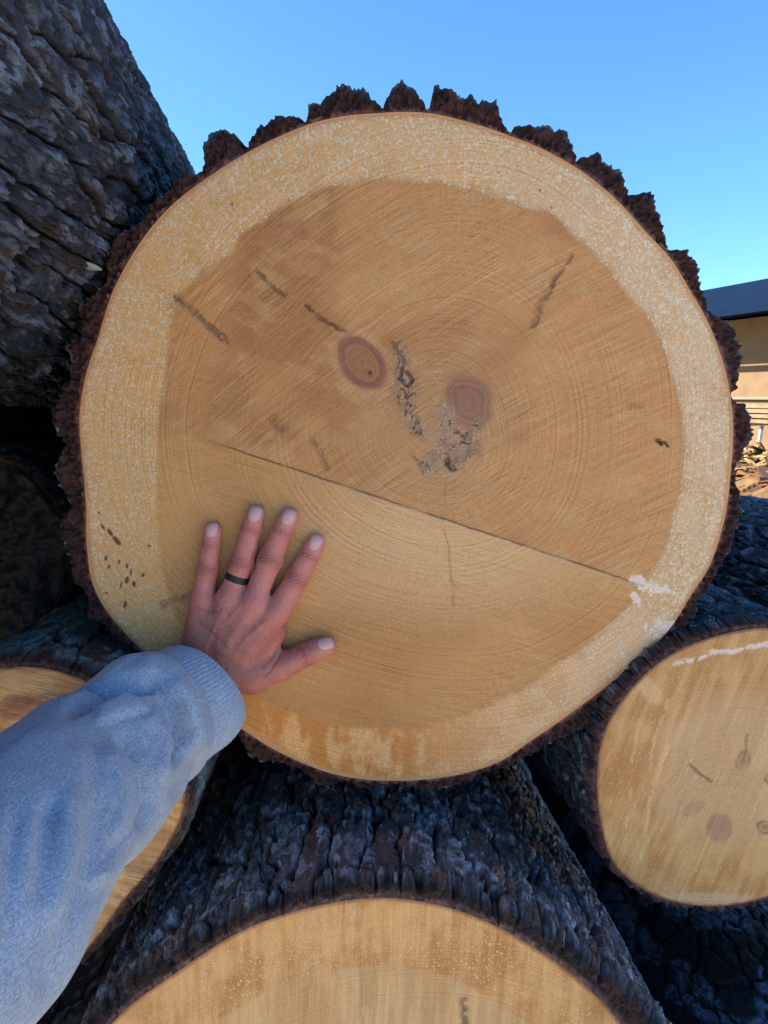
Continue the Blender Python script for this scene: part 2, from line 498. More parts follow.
def face_main(X, Z, rn, fr, c, Yf):
    q = lambda px, py: at(px, py, Yf)[[0, 2]]
    mm = .001
    pith = q(436, 428)
    dx, dz = X - pith[0], Z - pith[1]
    dist = np.hypot(dx, dz); th = np.arctan2(dz, dx)
    nA = fbm(X / .03, Z / .03, 101, 4); nB = fbm(X / .008, Z / .008, 102, 3); nC = fbm(X / .10, Z / .10, 103, 3)
    nV = fbm(X / .008, Z / .06, 104, 3)
    heart = [q(*p) for p in [(405, 180), (350, 183), (300, 197), (262, 220), (238, 235), (232, 252), (205, 272), (177, 296), (172, 330), (165, 380),
                             (158, 430), (157, 470), (158, 520), (160, 560), (172, 605), (200, 650), (235, 680), (262, 700), (290, 712), (330, 724), (380, 729), (420, 726),
                             (470, 713), (520, 690), (560, 662), (600, 630), (640, 588), (662, 555), (676, 510), (682, 460), (680, 400), (668, 360),
                             (650, 320), (625, 290), (600, 262), (575, 235), (547, 209), (530, 209), (500, 200), (460, 187)]]
    hs = poly_side(X, Z, heart, q(420, 455)) + .006 * (nA - .5) + .003 * (nB - .5)
    H = sst(-.0025, .0035, hs)
    # the two saw cuts meet along a line
    la, lb = q(195, 436), q(648, 587)
    lx, lz = lb - la; ll = math.hypot(lx, lz)
    sd = ((X - la[0]) * lz - (Z - la[1]) * lx) / ll * -1           # >0 above the line
    sa_ = ((X - la[0]) * lx + (Z - la[1]) * lz) / ll / ll
    inl = sst(.0, .12, sa_) * (1 - sst(.985, 1.0, sa_))
    sd = sd + .0012 * (fbm(sa_ * 40, sa_ * 0, 105, 2) - .5)
    below = sst(.0005, -.0005, sd) if False else 1 - sst(-.0005, .0005, sd)
    sap = mixc(C(.69, .435, .175), C(.66, .465, .255), sst(-.15, .25, X - c[0] + .15 * (nC - .5)))
    sap = mixc(sap, C(.76, .42, .14), sst(.02, -.25, Z - c[2]) * sst(.1, -.2, X - c[0]) * .6)
    sap = mixc(sap, C(.56, .33, .12), sst(.52, .75, nA) * .5)
    hu = mixc(C(.54, .300, .118), C(.425, .218, .086), sst(.40, .66, nC))
    hu = mixc(hu, C(.56, .35, .15), sst(.48, .72, nA * .5 + fbm(X / .02 + Z / .03, Z / .012, 106, 3) * .5) * .7)
    hu = mixc(hu, C(.46, .29, .135), sst(.13, .03, dist) * .6)
    hl = mixc(C(.53, .308, .115), C(.47, .257, .088), sst(.40, .68, nC))
    hl = mixc(hl, C(.66, .455, .235), sst(.20, .04, np.hypot((X - q(450, 535)[0]) * .8, (Z - q(450, 535)[1]) * 1.5)) * .85)
    leftfade = .75 * sst(.0, -.06, X - q(215, 0)[0]) * sst(.02, -.04, Z - q(0, 420)[1])
    hl = mixc(hl, C(.60, .36, .13), leftfade * .7)
    ht = mixc(hu, hl, below * inl + (sa_ < 0.03) * (Z < q(0, 440)[1]) * .7)
    col_ = mixc(sap, ht, H * (1 - .5 * leftfade))
    # a warm edge of the heartwood
    col_ = mixc(col_, C(.42, .22, .075), np.exp(-(hs / .004) ** 2) * .35 * (1 - leftfade))
    # resin-soaked streaks low on the sapwood
    bx, bz = X - q(330, 735)[0], Z - q(330, 735)[1]
    soak = sst(.28, .56, fbm(X / .014, Z / .045, 107, 4) + .30 * (nB - .5) + .12 * (fbm(X / .003, Z / .003, 108, 2) - .5)) * np.exp(-(bx / .14) ** 4) * (1 - H) * sst(-.06, -.16, Z - c[2] + .12 * np.abs(X - c[0]) * 0)
    col_ = mixc(col_, C(.52, .215, .035), soak * .85)
    # inside of the bark line
    edge = (1 - rn) * fr[None, :]
    col_ = mixc(C(.34, .16, .10), col_, sst(.0008, .0035, edge + .0025 * (nB - .5)))
    col_ = mixc(C(.56, .33, .15), col_, sst(.0025, .008, edge))
    h = .0016 * (nC - .5) * 2 - .0022 * below * inl * 0 + .0
    dent = np.zeros(X.shape)

    def blot(d, w, colr, k, soft=.5):
        nonlocal col_
        m = 1 - sst(w * (1 - soft), w * (1 + soft), d)
        col_ = mixc(col_, colr, m * k)
        return m

    # meeting line of the cuts
    m = np.exp(-(sd / .0007) ** 2) * inl
    col_ = mixc(col_, C(.14, .075, .036), m * .75 * sst(.25, .5, fbm(sa_ * 30, sa_ * 0, 149, 3)))
    h = h + .0015 * (1 - sst(-.0006, .0006, sd)) * inl * np.exp(-(np.minimum(sd, 0) / .03) ** 2)
    # knots
    k1 = ell(X, Z, q(362, 363), .0285, .0195, -50) + .10 * (nB - .5)
    blot(k1, 1.0, C(.27, .125, .085), .85, .09)
    col_ = mixc(col_, C(.36, .19, .085), (1 - sst(.62, .80, k1)) * .8)
    col_ = mixc(col_, C(.25, .115, .085), (np.exp(-((k1 - .86) / .12) ** 2)) * (.4 + .6 * sst(.35, .65, nA)))
    col_ = mixc(col_, C(.30, .15, .07), (.5 + .5 * np.sin(k1 * 28)) * (k1 < .8) * .3)
    blot(np.hypot(X - q(370, 373)[0], Z - q(370, 373)[1]), .0022, C(.06, .03, .02), .9)
    col_ = mixc(col_, C(.60, .38, .20), np.exp(-((k1 - 1.25) / .16) ** 2) * .35)
    k2 = ell(X, Z, q(469, 402), .024, .028, 25) + .24 * (nB - .5) + .25 * (nA - .5)
    blot(k2, 1.0, C(.27, .145, .105), .75, .22)
    col_ = mixc(col_, C(.20, .10, .08), (.5 + .5 * np.sin(k2 * 22 + 1)) * (1 - sst(.7, 1.0, k2)) * .45)
    col_ = mixc(col_, C(.30, .18, .125), (1 - sst(.15, .5, k2)) * .6)
    # cracked pith and blue-grey stain
    for pts, w, cc, k in [
        ([(393, 344), (399, 352), (404, 362)], .003, C(.15, .08, .05), .8),
        ([(400, 368), (408, 380)], .008, C(.26, .20, .15), .7),
        ([(402, 368), (400, 378), (407, 386), (412, 380), (406, 371)], .0018, C(.025, .022, .024), .95),
        ([(400, 388), (408, 400)], .009, C(.26, .16, .12), .7),
        ([(408, 405), (415, 430)], .006, C(.27, .20, .15), .6),
        ([(415, 420), (420, 432)], .003, C(.08, .07, .07), .7),
        ([(444, 415), (444, 440), (436, 464)], .013, C(.34, .25, .17), .6),
        ([(450, 428), (466, 438), (476, 428)], .0045, C(.25, .18, .14), .6),
        ([(455, 432), (463, 436)], .0022, C(.05, .045, .05), .9),
        ([(440, 446), (428, 466)], .005, C(.28, .21, .16), .6),
        ([(455, 456), (468, 448)], .010, C(.17, .085, .065), .85),
        ([(446, 455), (448, 463), (453, 469)], .0026, C(.012, .010, .010), 1.0),
        ([(456, 470), (462, 486)], .004, C(.46, .28, .16), .7),
        ([(412, 455), (424, 468)], .003, C(.20, .11, .07), .55),
        ([(258, 272), (268, 282), (284, 296)], .0022, C(.12, .085, .065), .75),
        ([(306, 306), (318, 314), (326, 322), (346, 332)], .0026, C(.15, .065, .045), .85),
        ([(174, 296), (190, 309), (208, 325), (228, 342)], .0034, C(.15, .10, .065), .8),
        ([(572, 256), (560, 272), (553, 284)], .0022, C(.20, .11, .07), .7),
        ([(550, 290), (540, 304), (534, 326)], .0034, C(.24, .13, .08), .75),
        ([(556, 276), (552, 286)], .0030, C(.17, .10, .075), .7),
        ([(272, 419), (281, 428)], .0045, C(.19, .095, .05), .75),
        ([(312, 438), (320, 452), (326, 468)], .0035, C(.20, .13, .09), .6),
        ([(446, 480), (444, 520), (450, 560), (453, 606)], .0009, C(.30, .17, .09), .4),
        ([(452, 575), (453, 606)], .0020, C(.34, .19, .095), .25),
        ([(657, 442), (661, 444)], .0022, C(.02, .014, .012), 1.0), ([(664, 443), (668, 446)], .0012, C(.04, .02, .015), .9),
        ([(628, 404), (642, 406)], .003, C(.24, .15, .10), .45),
        ([(162, 606), (172, 600), (186, 598), (192, 592)], .0034, C(.22, .16, .10), .7),
    ]:
        d, s = seg_dist(X + .0022 * (nB - .5) * 2, Z + .0022 * (fbm(X / .005, Z / .005, 140, 2) - .5) * 2, [q(*p) for p in pts])
        br = sst(.32, .56, fbm(s * 9 + len(pts), d / .0016, 141, 3))
        if w < .004: dent = np.maximum(dent, .45 * k * br * (1 - sst(w * .2, w * .9, d)))
        blot(d + w * .65 * (fbm(X / .004, Z / .004, 142, 3) - .5) * 2, w, cc, (.85 if cc.sum() > .1 else 1) * k * ((.42 + .58 * br) if w < .006 else (.7 + .3 * br)), .65 if w < .004 else .8)
        if cc.sum() < .1:
            dent = np.maximum(dent, 1 - sst(w * .4, w * 1.4, d))
    for pts, w in (([(401, 352), (405, 372), (407, 398), (414, 424), (424, 438)], .010), ([(446, 412), (448, 432), (440, 452), (432, 464)], .015), ([(444, 452), (456, 462), (470, 446), (482, 430)], .012)):
        d, s = seg_dist(X + .006 * (nA - .5), Z + .006 * (fbm(X / .02, Z / .02, 143, 3) - .5), [q(*p) for p in pts])
        zone = (1 - sst(w * .35, w * 1.1, d + .5 * w * (nB - .5) * 2))
        rg = 1 - np.abs(2 * fbm(X / .006, Z / .009, 144, 4) - 1)
        rg2 = 1 - np.abs(2 * fbm(X / .003 + 7, Z / .005, 145, 3) - 1)
        col_ = mixc(col_, mixc(C(.36, .275, .20), C(.24, .155, .11), sst(.35, .65, fbm(X / .005, Z / .007, 146, 3))), zone * .60 * sst(.34, .56, nA * .5 + fbm(X / .012, Z / .012, 147, 3) * .5))
        col_ = mixc(col_, C(.60, .46, .30), zone * sst(.90, .97, rg2) * .5)
        ck = zone * sst(.93, .985, rg) * sst(.48, .58, fbm(X / .014, Z / .014, 148, 2))
        col_ = mixc(col_, C(.07, .05, .042), ck * .65); dent = np.maximum(dent, ck * .6)
    # brown flecks of bark pressed into the left sapwood
    fl = np.zeros(X.shape)
    rng = np.random.RandomState(8)
    for px, py, w, L, a in [(99, 513, 1.0, 5, -45), (103, 527, 1.4, 7, -60), (110, 532, 2.0, 8, -60), (117, 541, 2.6, 11, -50), (106, 558, 1.6, 6, 70), (109, 567, 1.3, 5, 60),
                            (119, 562, 1.2, 5, 70), (127, 566, 1.6, 6, 80), (127, 580, 2.2, 8, 75), (134, 584, 2.2, 6, -80), (143, 575, 1.7, 6, 60), (125, 605, 1.7, 8, 75),
                            (149, 546, 1.3, 4, 0), (106, 593, .9, 4, 0), (131, 572, 1.2, 8, 80), (121, 585, 1.0, 8, 70)]:
        e = ell(X, Z, q(px, py), L * mm * .55, w * mm, a) + .5 * (nB - .5)
        fl = np.maximum(fl, 1 - sst(.7, 1.2, e))
    col_ = mixc(col_, C(.75, .60, .38), (1 - sst(.6, 1.2, ell(X, Z, q(128, 575), .017, .004, 70) + .9 * (nB - .5))) * .3)
    col_ = mixc(col_, C(.10, .045, .022), fl * .9)
    for px, py in [(551, 208), (700, 418), (498, 172), (691, 416), (540, 190), (232, 204)]:
        blot(np.hypot(X - q(px, py)[0], Z - q(px, py)[1]), .0014, C(.20, .10, .05), .8)
    # white crusts of dried resin low right
    wh = np.zeros(X.shape)
    for px, py, a, b, r_ in [(650, 585, 20, 8, -20), (636, 598, 9, 5, -60), (660, 629, 12, 9, -30), (672, 624, 6, 5, 0), (668, 590, 10, 5, -30)]:
        e = ell(X, Z, q(px, py), a * mm, b * mm, r_) + 1.6 * (nB - .5) + .8 * (fbm(X / .003, Z / .003, 150, 2) - .5)
        wh = np.maximum(wh, 1 - sst(.75, 1.05, e))
    col_ = mixc(col_, C(.80, .74, .66), wh * .85)
    # ring arcs torn pale under the meeting line
    arc = np.exp(-((dist - .085) / .05) ** 2) * below * np.exp(-((th + 1.55) / .85) ** 2)
    # bead density
    spk = (1 - H) * (.72 + .5 * fbm(X / .03, Z / .03, 160, 3)) * (1 + .15 * sst(.0, .25, X - c[0]))
    spk = spk * (1 - soak * .6) * sst(.001, .005, edge) * (1.15 + .35 * sst(.03, .0, edge)) * 1.25
    spk = spk * (.55 + .45 * sst(-.34, .0, Z - c[2] + .25 * np.abs(X - c[0])))
    spk = np.maximum(spk, wh * .5) * (1 - fl)
    # saw scratch direction: fans on the upper cut, nearly level on the lower one
    pv = q(120, 1150)
    r1 = np.hypot(X - pv[0], Z - pv[1])
    a1 = np.arctan2(Z - pv[1], X - pv[0])
    upu = np.stack([r1, a1 * .62, X * 0], -1)
    pv2 = q(210, 380)
    # upper cut: lines rising to the right
    ang = R(33) - .35 * (X - q(400, 0)[0])
    Xl, Zl = X - c[0], Z - c[2]
    ual = Xl * np.cos(ang) + Zl * np.sin(ang); uac = -Xl * np.sin(ang) + Zl * np.cos(ang)
    lal = X * .96 - Z * .28; lac = X * .28 + Z * .96
    w = below[..., None]
    saw = np.stack([ual, uac, th], -1) * (1 - w) + np.stack([lal, lac + 3, th], -1) * w
    sawk = (H * (.75 + .35 * (1 - below)) + .22 * (1 - H)) * (1 - .6 * leftfade) * (1 - .7 * (1 - sst(.9, 1.3, np.minimum(k1, k2))))
    ring = dist * (1 + .035 * np.sin(th * 3 + 1) + .03 * (nC - .5)) + .0015 * (nA - .5) + .02 * arc * 0
    ring = ring + .010 * np.exp(-(k1 / 1.7) ** 2) + .010 * np.exp(-(k2 / 1.7) ** 2)
    ring = np.where(k1 < .98, .5 + k1 * .022, np.where(k2 < .95, .7 + k2 * .030, ring))
    h = -h - .0  # positive world y is into the log
    h = h + dent * .004
    wet = np.clip(soak + .25 * (1 - H), 0, 1)
    return dict(h=h, Col=col_, saw=saw, ring=ring, spk=spk, wet=wet, sawk=sawk, rk=np.full(X.shape, 1.0))


def face_side(X, Z, rn, fr, c, Yf, opt):
    """the smaller sawn ends: heart and sap, knots, soaked streaks"""
    q = lambda px, py: at(px, py, Yf)[[0, 2]]
    sd = opt['seed']
    pith = q(*opt['pith']) if 'pith' in opt else np.array([c[0], c[2]])
    dx, dz = X - pith[0], Z - pith[1]
    dist = np.hypot(dx, dz); th = np.arctan2(dz, dx)
    nA = fbm(X / .025, Z / .025, sd, 4); nB = fbm(X / .007, Z / .007, sd + 1, 3); nC = fbm(X / .09, Z / .09, sd + 2, 3)
    ar = R(opt.get('grain', 0)); al = X * math.cos(ar) + Z * math.sin(ar); ac = -X * math.sin(ar) + Z * math.cos(ar)
    nS = fbm(al / .05, ac / .006, sd + 3, 4)
    edge = (1 - rn) * fr[None, :]
    c_ = mixc(opt['sap'], opt['sap2'], sst(.27, .74, nS * .5 + nA * .5))
    H = np.zeros(X.shape)
    if 'heart' in opt:
        H = sst(-.004, .004, opt['heart'] * 1.0 * (1 + .0) - rn + .03 * (nA - .5)) if opt.get('hsoft') is None else sst(-opt['hsoft'], opt['hsoft'], opt['heart'] - rn + .25 * (nA - .5))
        hh = mixc(opt['hcol'], opt['hcol2'], sst(.42, .60, nS * .5 + nC * .5))
        c_ = mixc(c_, hh, H)
    for (px, py, a, b, r_, cc, k) in opt.get('spots', ()):
        e = ell(X, Z, q(px, py), a * Yf / F, b * Yf / F, r_) + .25 * (nB - .5) + .15 * (nA - .5)
        c_ = mixc(c_, cc, (1 - sst(.70, 1.15, e)) * k)
    for (px, py, a, b, r_) in opt.get('knots', ()):
        e = ell(X, Z, q(px, py), a * Yf / F, b * Yf / F, r_) + .12 * (nB - .5)
        c_ = mixc(c_, C(.40, .26, .14), (1 - sst(.8, 1.2, e)) * .6)
        c_ = mixc(c_, C(.10, .05, .03), np.exp(-((e - .92) / .20) ** 2) * sst(.3, .55, nB) * .6)
        c_ = mixc(c_, C(.20, .11, .06), (1 - sst(.2, .5, e)) * .5)
    for (pts, w, cc, k, br) in opt.get('lines', ()):
        d, s = seg_dist(X + .004 * (nB - .5), Z + .004 * (fbm(X / .006, Z / .006, sd + 9, 2) - .5), [q(*p) for p in pts])
        m = 1 - sst(w * .4, w * 1.4, d)
        c_ = mixc(c_, cc, m * k * (sst(.35, .5, fbm(X / .006, Z / .006, sd + 8, 3)) if br else 1))
    c_ = mixc(opt.get('edge', C(.22, .10, .055)), c_, sst(.0005, .004, edge + .002 * (nB - .5)))
    spk = (1 - H) * opt.get('spk', .5) * (.4 + 1.1 * nA) * sst(.003, .012, edge)
    saw = np.stack([al, ac, th], -1)
    return dict(h=opt.get('rough', 0) * (fbm(X / .03, Z / .03, sd + 20, 5) - .5) - .0012 * (nC - .5) + .0008 * (nS - .5), Col=c_, saw=saw, ring=dist * (1 + .05 * np.sin(th * 2 + sd)), spk=spk,
                wet=np.clip(.3 * (1 - H), 0, 1), sawk=np.full(X.shape, opt.get('sawk', .9)), rk=np.full(X.shape, opt.get('rk', .5)) * sst(.012, .05, dist) * (.5 + nC))


# ------------------------------------------------------------------ the great log in the middle
WOOD_A = [(400, 112), (428, 113), (468, 122), (505, 134), (545, 150), (580, 170), (615, 198), (647, 233), (671, 259), (690, 290), (705, 316),
          (717, 344), (726, 373), (732, 409), (733, 441), (731, 470), (728, 500), (721, 533), (709, 567), (690, 597), (671, 627), (650, 650), (634, 664), (590, 699), (560, 721),
          (532, 740), (499, 762), (470, 772), (430, 779), (390, 781), (342, 776), (300, 762), (270, 747), (245, 731), (215, 713), (180, 685), (147, 655), (125, 633), (109, 614),
          (95, 590), (87, 548), (86, 510), (85, 492), (81, 451), (79, 421), (84, 382), (90, 360), (97, 340), (114, 288), (128, 262), (145, 236), (165, 212), (186, 193), (215, 172),
          (246, 153), (280, 136), (313, 123), (345, 116), (379, 113)]
OUT_A = [(196, 178), (203, 162), (204, 148), (210, 138), (222, 127), (232, 129), (243, 143), (248, 146), (250, 136), (258, 124), (270, 114), (290, 112), (304, 119), (307, 119), (308, 104), (330, 98), (348, 89),
         (362, 86), (374, 97), (383, 106), (386, 98), (392, 88), (402, 79), (412, 85), (424, 99), (427, 108), (430, 107), (435, 81), (446, 82), (462, 92), (482, 97), (496, 103), (503, 122), (511, 134), (516, 124),
         (531, 119), (549, 122), (561, 130), (574, 145), (577, 161), (583, 155), (598, 154), (612, 164), (624, 171), (628, 188), (632, 193), (648, 195), (660, 213), (668, 234), (670, 248), (676, 249),
         (691, 248), (701, 264), (706, 286), (707, 310), (716, 315), (728, 322), (741, 345), (744, 360), (738, 371), (738, 386), (733, 396), (737, 404), (746, 404), (752, 419), (754, 440),
         (746, 456), (739, 466), (736, 482), (741, 496), (742, 512), (736, 531), (727, 556), (716, 577), (709, 586), (701, 609), (690, 632), (672, 660), (650, 684), (634, 692), (612, 704),
         (606, 716), (586, 724), (568, 737), (556, 740), (536, 756), (512, 766), (496, 770), (470, 782), (440, 790), (420, 790), (400, 785), (364, 790), (346, 783), (320, 787), (298, 768), (276, 767), (248, 754), (236, 737),
         (205, 722), (175, 702), (150, 682), (126, 656), (117, 640), (90, 618), (88, 597), (70, 580), (66, 551), (59, 521), (69, 504), (56, 485), (55, 466), (62, 448), (52, 430), (56, 395), (71, 379),
         (70, 348), (81, 326), (83, 303), (106, 281), (111, 240), (142, 222), (146, 203), (170, 182), (184, 170)]
# a few jagged teeth on the rim are traced again with noise inside make_log
make_log('enormous sawn log end with the hand pressed on it, shaggy dark bark all round', (405, 446), .72, WOOD_A, 11, outer=OUT_A, thick=.020, relief=.012,
         wl=(.042, .10), style='lichen', length=4.2, taper=.05, ntheta=2200, near=.25, dn=.004, nfar=90, face=face_main, cut_grid=(1900, 400),
         rim_col=(C(.085, .028, .020), C(.028, .012, .011), C(.26, .105, .08)), fuzz=.0016, rows=18)

# ------------------------------------------------------------------ log below, in front
WOOD_B = [(115, 1020), (180, 970), (250, 927), (320, 905), (390, 898), (460, 911), (530, 945), (590, 990), (640, 1050), (680, 1130), (692, 1220), (680, 1310), (600, 1450),
          (372, 1540), (150, 1450), (60, 1300), (45, 1200), (62, 1110)]
optB = dict(seed=211, pith=(400, 1200), sap=C(.62, .40, .165), sap2=C(.43, .215, .055), heart=.80, hcol=C(.58, .41, .20), hcol2=C(.50, .33, .15), grain=88, spk=.8, sawk=.8,
            spots=[(300, 1010, 40, 60, 0, C(.47, .28, .11), .6)],
            lines=[([(464, 1000), (465, 1040)], .004, C(.10, .07, .05), .8, True), ([(360, 950), (362, 1040)], .0012, C(.40, .22, .09), .5, False),
                   ([(313, 960), (300, 1040)], .0016, C(.42, .24, .10), .5, False)])
make_log('sawn log below the great one, only the top of its pale face in view', (372, 1215), .60, WOOD_B, 23, thick=.0115, relief=.0105, wl=(.035, .120), tvar=((30, 28, .017), (140, 25, .006)), style='top',
         length=4.2, ntheta=1500, sectors=[(math.pi / 2, 1.05, 5)], near=.5, dn=.0017, nfar=60, face=lambda *a: face_side(*a, optB), cut_grid=(700, 120), vp=(365, 455),
         rim_col=(C(.055, .026, .020), C(.030, .016, .014), C(.26, .12, .08)))

# ------------------------------------------------------------------ left log behind the sleeve
WOOD_C = [(40, 668), (90, 682), (130, 700), (165, 735), (186, 790), (182, 815), (165, 850), (130, 893), (75, 962), (20, 1000), (-50, 990), (-110, 940), (-140, 850), (-120, 760), (-60, 690), (0, 668)]
optC = dict(seed=311, pith=(20, 830), sap=C(.54, .38, .18), sap2=C(.36, .20, .085), grain=-14, spk=.3, sawk=1.6, rough=.010,
            spots=[(40, 705, 55, 14, 8, C(.26, .13, .07), .7), (20, 700, 20, 8, 0, C(.18, .08, .05), .6), (60, 700, 30, 8, 0, C(.22, .12, .07), .5)])
make_log('sawn log with torn bark partly hidden behind the grey sleeve', (25, 830), .655, WOOD_C, 37, thick=.010, relief=.006, wl=(.05, .12), style='lichen', length=4.0,
         ntheta=900, sectors=[(1.2, .9, 4)], near=.5, dn=.003, nfar=50, face=lambda *a: face_side(*a, optC), cut_grid=(500, 90))

# ------------------------------------------------------------------ right log
WOOD_F = [(597, 775), (605, 730), (630, 690), (670, 655), (720, 635), (768, 628), (820, 640), (865, 690), (885, 760), (870, 830), (830, 880), (768, 897), (740, 904), (700, 906), (650, 893), (615, 865), (600, 820)]
optF = dict(seed=411, pith=(722, 820), sap=C(.60, .40, .17), sap2=C(.45, .235, .07), heart=.58, hsoft=.12, hcol=C(.62, .46, .25), hcol2=C(.55, .38, .19), grain=72, spk=.6, sawk=.65,
            spots=[(720, 827, 15, 19, 0, C(.32, .19, .12), .65), (693, 808, 16, 8, 25, C(.38, .24, .16), .5), (700, 900, 60, 10, 0, C(.62, .50, .36), .5), (650, 690, 10, 20, 35, C(.68, .52, .28), .5)],
            knots=[(743, 760, 7, 11, -15), (765, 827, 10, 8, 0), (770, 778, 6, 6, 0), (635, 889, 3, 3, 0)],
            lines=[([(690, 765), (705, 778), (710, 781)], .002, C(.22, .13, .09), .8, False), ([(747, 735), (744, 755)], .0016, C(.30, .18, .10), .7, False),
                   ([(676, 663), (700, 658), (712, 652), (730, 652), (768, 643)], .0030, C(.78, .72, .66), .65, True), ([(690, 660), (702, 657), (716, 651), (735, 651), (768, 642)], .0012, C(.80, .74, .68), .7, True),
                   ([(632, 760), (636, 740), (640, 720)], .002, C(.66, .50, .28), .6, True), ([(650, 770), (655, 740), (668, 700)], .002, C(.68, .52, .30), .6, True),
                   ([(625, 840), (631, 790)], .002, C(.66, .50, .28), .6, True), ([(640, 860), (650, 800), (668, 745)], .002, C(.68, .52, .30), .6, True)])
make_log('sawn log end with white resin streak, cut off by the right edge of the photo', (740, 768), .70, WOOD_F, 43, thick=.007, relief=.006, wl=(.018, .06), style='dark', length=4.0,
         ntheta=900, sectors=[(2.1, .9, 3)], near=.5, dn=.003, nfar=50, face=lambda *a: face_side(*a, optF), cut_grid=(700, 130))

# ------------------------------------------------------------------ other logs of the stack, some added to block light
optD = dict(seed=511, sap=C(.022, .022, .022), sap2=C(.014, .013, .013), grain=20, spk=0, sawk=.15, edge=C(.02, .016, .014), rough=.05, spots=[(10, 462, 20, 8, -20, C(.10, .035, .02), .8)])  # near-black colours over the whole end face
make_log('near-black log end deep in the shadow at the left, between two barked logs', (-36, 549), .95, .137, 53, thick=.006, relief=.006, wl=(.03, .09), style='dark', length=3.6, ntheta=400,
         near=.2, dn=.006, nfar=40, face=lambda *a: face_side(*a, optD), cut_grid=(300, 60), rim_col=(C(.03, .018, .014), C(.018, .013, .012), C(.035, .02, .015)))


def through(cx, cy, Y, Yf, vp=VP):
    """centre of a log end at depth Yf whose axis passes the pixel cx, cy at depth Y"""
    p = at(cx, cy, Y); d = ray(*vp); d = d / d[1]
    return p + d * (Yf - Y)


UL = make_log('huge dark log rising past the upper left corner, deeply furrowed grey bark', through(-150, 115, .72, .12), .12, .245, 61, thick=.014, relief=.0125, wl=(.030, .125), style='grey', length=4.6, taper=.16,
         ntheta=1500, sectors=[(-.35, 1.0, 5)], seam=math.pi * .75, near=1.7, dn=.0026, nfar=50)
make_log('barked log lying behind the right sawn end, dark streaky top', through(1010, 672, .72, .60), .60, .128, 71, thick=.012, relief=.010, wl=(.022, .09), style='dark', length=4.4,
         ntheta=600, sectors=[(2.0, .9, 3)], near=1.2, dn=.004, nfar=40)
make_log('smooth bluish barked log in the lower right corner, below the right sawn end', through(775, 1135, .72, .42), .42, .195, 83, thick=.010, relief=.0045, wl=(.028, .05), style='blue', length=4.4,
         ntheta=700, sectors=[(1.9, 1.0, 3)], near=1.0, dn=.003, nfar=40)
make_log('black barked log in the gap at the lower left corner', through(-60, 1290, .72, .60), .60, .225, 91, thick=.012, relief=.010, wl=(.04, .10), style='dark', length=4.2,
         ntheta=500, near=.4, dn=.006, nfar=40)  # added so that little light reaches the gap

for lab, cx, cy, Yf, r_, sd in (('barked log added at the far left to block the sun, beside the near-black log end', -500, 500, .12, .24, 111),
                               ('barked log added low at the far left to block the sun, beside the log behind the sleeve', -430, 1010, .20, .225, 121),
                               ('barked log added on top at the far left to block the sun, beside the huge dark one', -655, -5, .20, .20, 131),
                               ('topmost barked log, added above the huge dark one to block the sun', -420, -335, .20, .195, 141)):
    make_log(lab, through(cx, cy, .72, Yf), Yf, r_, sd, thick=.014, relief=.010, wl=(.04, .12), style='grey', length=4.3, ntheta=360, near=.8, dn=.008, nfar=40)  # logs added on the left mainly to keep the sun off the scene

# ------------------------------------------------------------------ person: hand and forearm from an implicit surface
YF = .72


def J(px, py, off, r):
    return np.array([*at(px, py, YF - off), r])


def smin(a, b, k):
    h = np.clip(.5 + .5 * (b - a) / k, 0, 1)
    return b + (a - b) * h - k * h * (1 - h)


